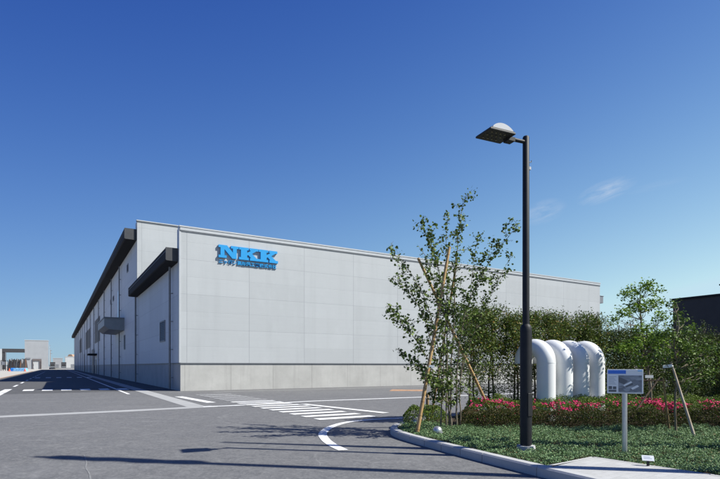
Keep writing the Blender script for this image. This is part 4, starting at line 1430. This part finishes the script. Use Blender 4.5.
# one jumbled heap: a stepped skin over boxes, drums and offcuts
hx0, hx1 = far(10.5, 176).x, far(24.8, 176).x
nx, ny = 26, 8
hg = [[0.0 if (ix in (0, nx) or iy in (0, ny)) else 0 for iy in range(ny + 1)] for ix in range(nx + 1)]
for ix in range(1, nx):
    for iy in range(1, ny):
        hg[ix][iy] = rr2.choice((2.6, 3.0, 3.0, 3.6, 4.2, 4.2)) * (0.70 + 0.30 * math.sin(math.pi * iy / ny))
q = MB()
vv = [(hx0 + (hx1 - hx0) * (ix + rr2.uniform(-.3, .3)) / nx, 174 + 4.0 * iy / ny, hg[ix][iy]) for ix in range(nx + 1) for iy in range(ny + 1)]
q.add(vv, [])
for ix in range(nx):
    for iy in range(ny):
        q.k = rr2.choice((0, 0, 0, 0, 0, 0, 0, 0, 0, 1, 2))
        a_ = ix * (ny + 1) + iy
        q.f.append((a_, a_ + 1, a_ + ny + 2, a_ + ny + 1)); q.m.append(q.k)
o = q.build('scrap_heap', [M['far_dark'], M['far_brown'], M['pipe_grey']], None)
tag(o, 'dark jumbled heap of scrap under the shed beam', 'scrap heap')
# tarpaulin covered stacks and cones
q = MB(); c_ = far(10, YB - 22)
for k in range(5):
    xx = k * 0.95
    q.k = 0 if k < 1 else 1
    q.add([(xx, 0, 0), (xx + 0.94, 0, 0), (xx + 0.94, 1.4, 0), (xx, 1.4, 0), (xx + 0.1, 0.15, 0.75 + 0.3 * rr2.random()), (xx + 0.85, 0.2, 0.75 + 0.3 * rr2.random()), (xx + 0.8, 1.2, 1.0), (xx + 0.1, 1.2, 0.9)],
          [(0, 3, 2, 1), (4, 5, 6, 7), (0, 1, 5, 4), (1, 2, 6, 5), (2, 3, 7, 6), (3, 0, 4, 7)])
o = q.build('tarpaulin', [M['tarp'], M['tarp2']], None); o.location = c_; tag(o, 'blue tarpaulin sheet over a low pile at the roadside', 'tarpaulin')


def cone(px, Y, label):
    q = MB(); q.box(-0.35, 0.35, -0.35, 0.35, 0, 0.06); q.tube([(0, 0, 0.06), (0, 0, 0.95)], [0.27, 0.06], 12)
    o = q.build('traffic_cone', M['orange'], None); o.location = far(px, Y); tag(o, label, 'traffic cone', 'cones by the blue tarpaulin')


cone(9.4, YB - 23, 'orange cone at the left end of the blue tarpaulin')
cone(25.0, YB - 23, 'orange cone at the right end of the blue tarpaulin')

# low buildings closing the road
for (p0_, p1_, Y, h, lb, mt) in ((53.0, 62.6, 285, 5.9, 'low pale grey shed closing the far end of the road, left one', 'far_grey'),
                                 (65.2, 84.0, 275, 6.5, 'low whitish shed against the factory wall at road end', 'far_white')):
    a, wd = span(p0_, p1_, Y)
    t = thing('low_shed', lb, 'shed', a, ANG)
    q = MB(); q.box(0, wd, 0, 8, 0, h); q.build('wall', M[mt], t)
    q = MB(); q.box(-0.15, wd + 0.15, -0.15, 8.15, h, h + 0.3); q.build('roof', M['coping'], t)
    q = MB(); q.box(wd * 0.3, wd * 0.6, -0.08, -0.003, 0, 2.6); q.build('door', M['pipe_grey'], t)
a = far(67.5, 320); t = thing('brown_roof_building', 'distant building with a brown roof showing over the far shed', 'building', a, 0)
q = MB(); q.box(0, 3.6, 0, 5, 0, 7.2); q.build('wall', M['far_white'], t)
q = MB(); q.prism([(-0.3, 7.2), (3.9, 7.2), (2.6, 9.0), (1.0, 9.0)], Vector((0, -0.2, 0)), Vector((1, 0, 0)), Vector((0, 0, 1)), Vector((0, 5.4, 0))); q.build('roof', M['far_roof'], t)


def truck(px, Y, label):
    t = thing('parked_truck', label, 'truck', far(px, Y), ANG, 'trucks at the end of the road')
    q = MB(); q.box(-1.15, 1.15, 0.3, 4.6, 1.0, 3.6); q.build('cargo_box', M['far_dark'], t)
    q = MB(); q.box(-1.05, 1.05, -1.5, 0.2, 0.7, 2.7); cb = q.build('cab', M['flash'], t, bevel=0.08)
    q = MB(); q.box(-0.9, 0.9, -1.53, -1.505, 1.7, 2.5); q.build('windscreen', M['black2'], cb)
    for sx in (-0.95, 0.95):
        for yy in (-0.8, 3.4):
            q = MB(); q.tube([(sx - 0.13, yy, 0.48), (sx + 0.13, yy, 0.48)], 0.48, 14); q.build('wheel', M['black2'], t, smooth=True)


truck(52.6, 258, 'dark truck parked beside the plain grey block at road end')
truck(63.8, 266, 'dark truck parked between the two low sheds at road end')
# utility masts
for (px, Y, h, lb, mt) in ((49.3, 262, 12.5, 'thin pale mast rising beside the plain grey block', 'far_white'), (50.4, 264, 10.0, 'thin brownish mast just right of the grey block', 'far_roof')):
    q = MB(); q.tube([(0, 0, 0), (0, 0, h)], [0.14, 0.09], 8); q.box(-0.05, 0.9, -0.05, 0.05, h - 2.0, h - 1.85); q.box(-0.05, 0.8, -0.05, 0.05, h - 0.4, h - 0.25)
    o = q.build('mast', M[mt], None); o.location = far(px, Y); tag(o, lb, 'mast')
# low pale boundary wall along the far end
q = MB(); a = far(49, 262); b = far(77, 262)
q.prism([(0, 0), (1, 0), (1, 1), (0, 1)], a, (b - a), Vector((0, 0.3, 0)), Vector((0, 0, 0.7)))
o = q.build('boundary_wall', M['far_white'], None); tag(o, 'low whitish wall along the far end of the side road', 'wall')
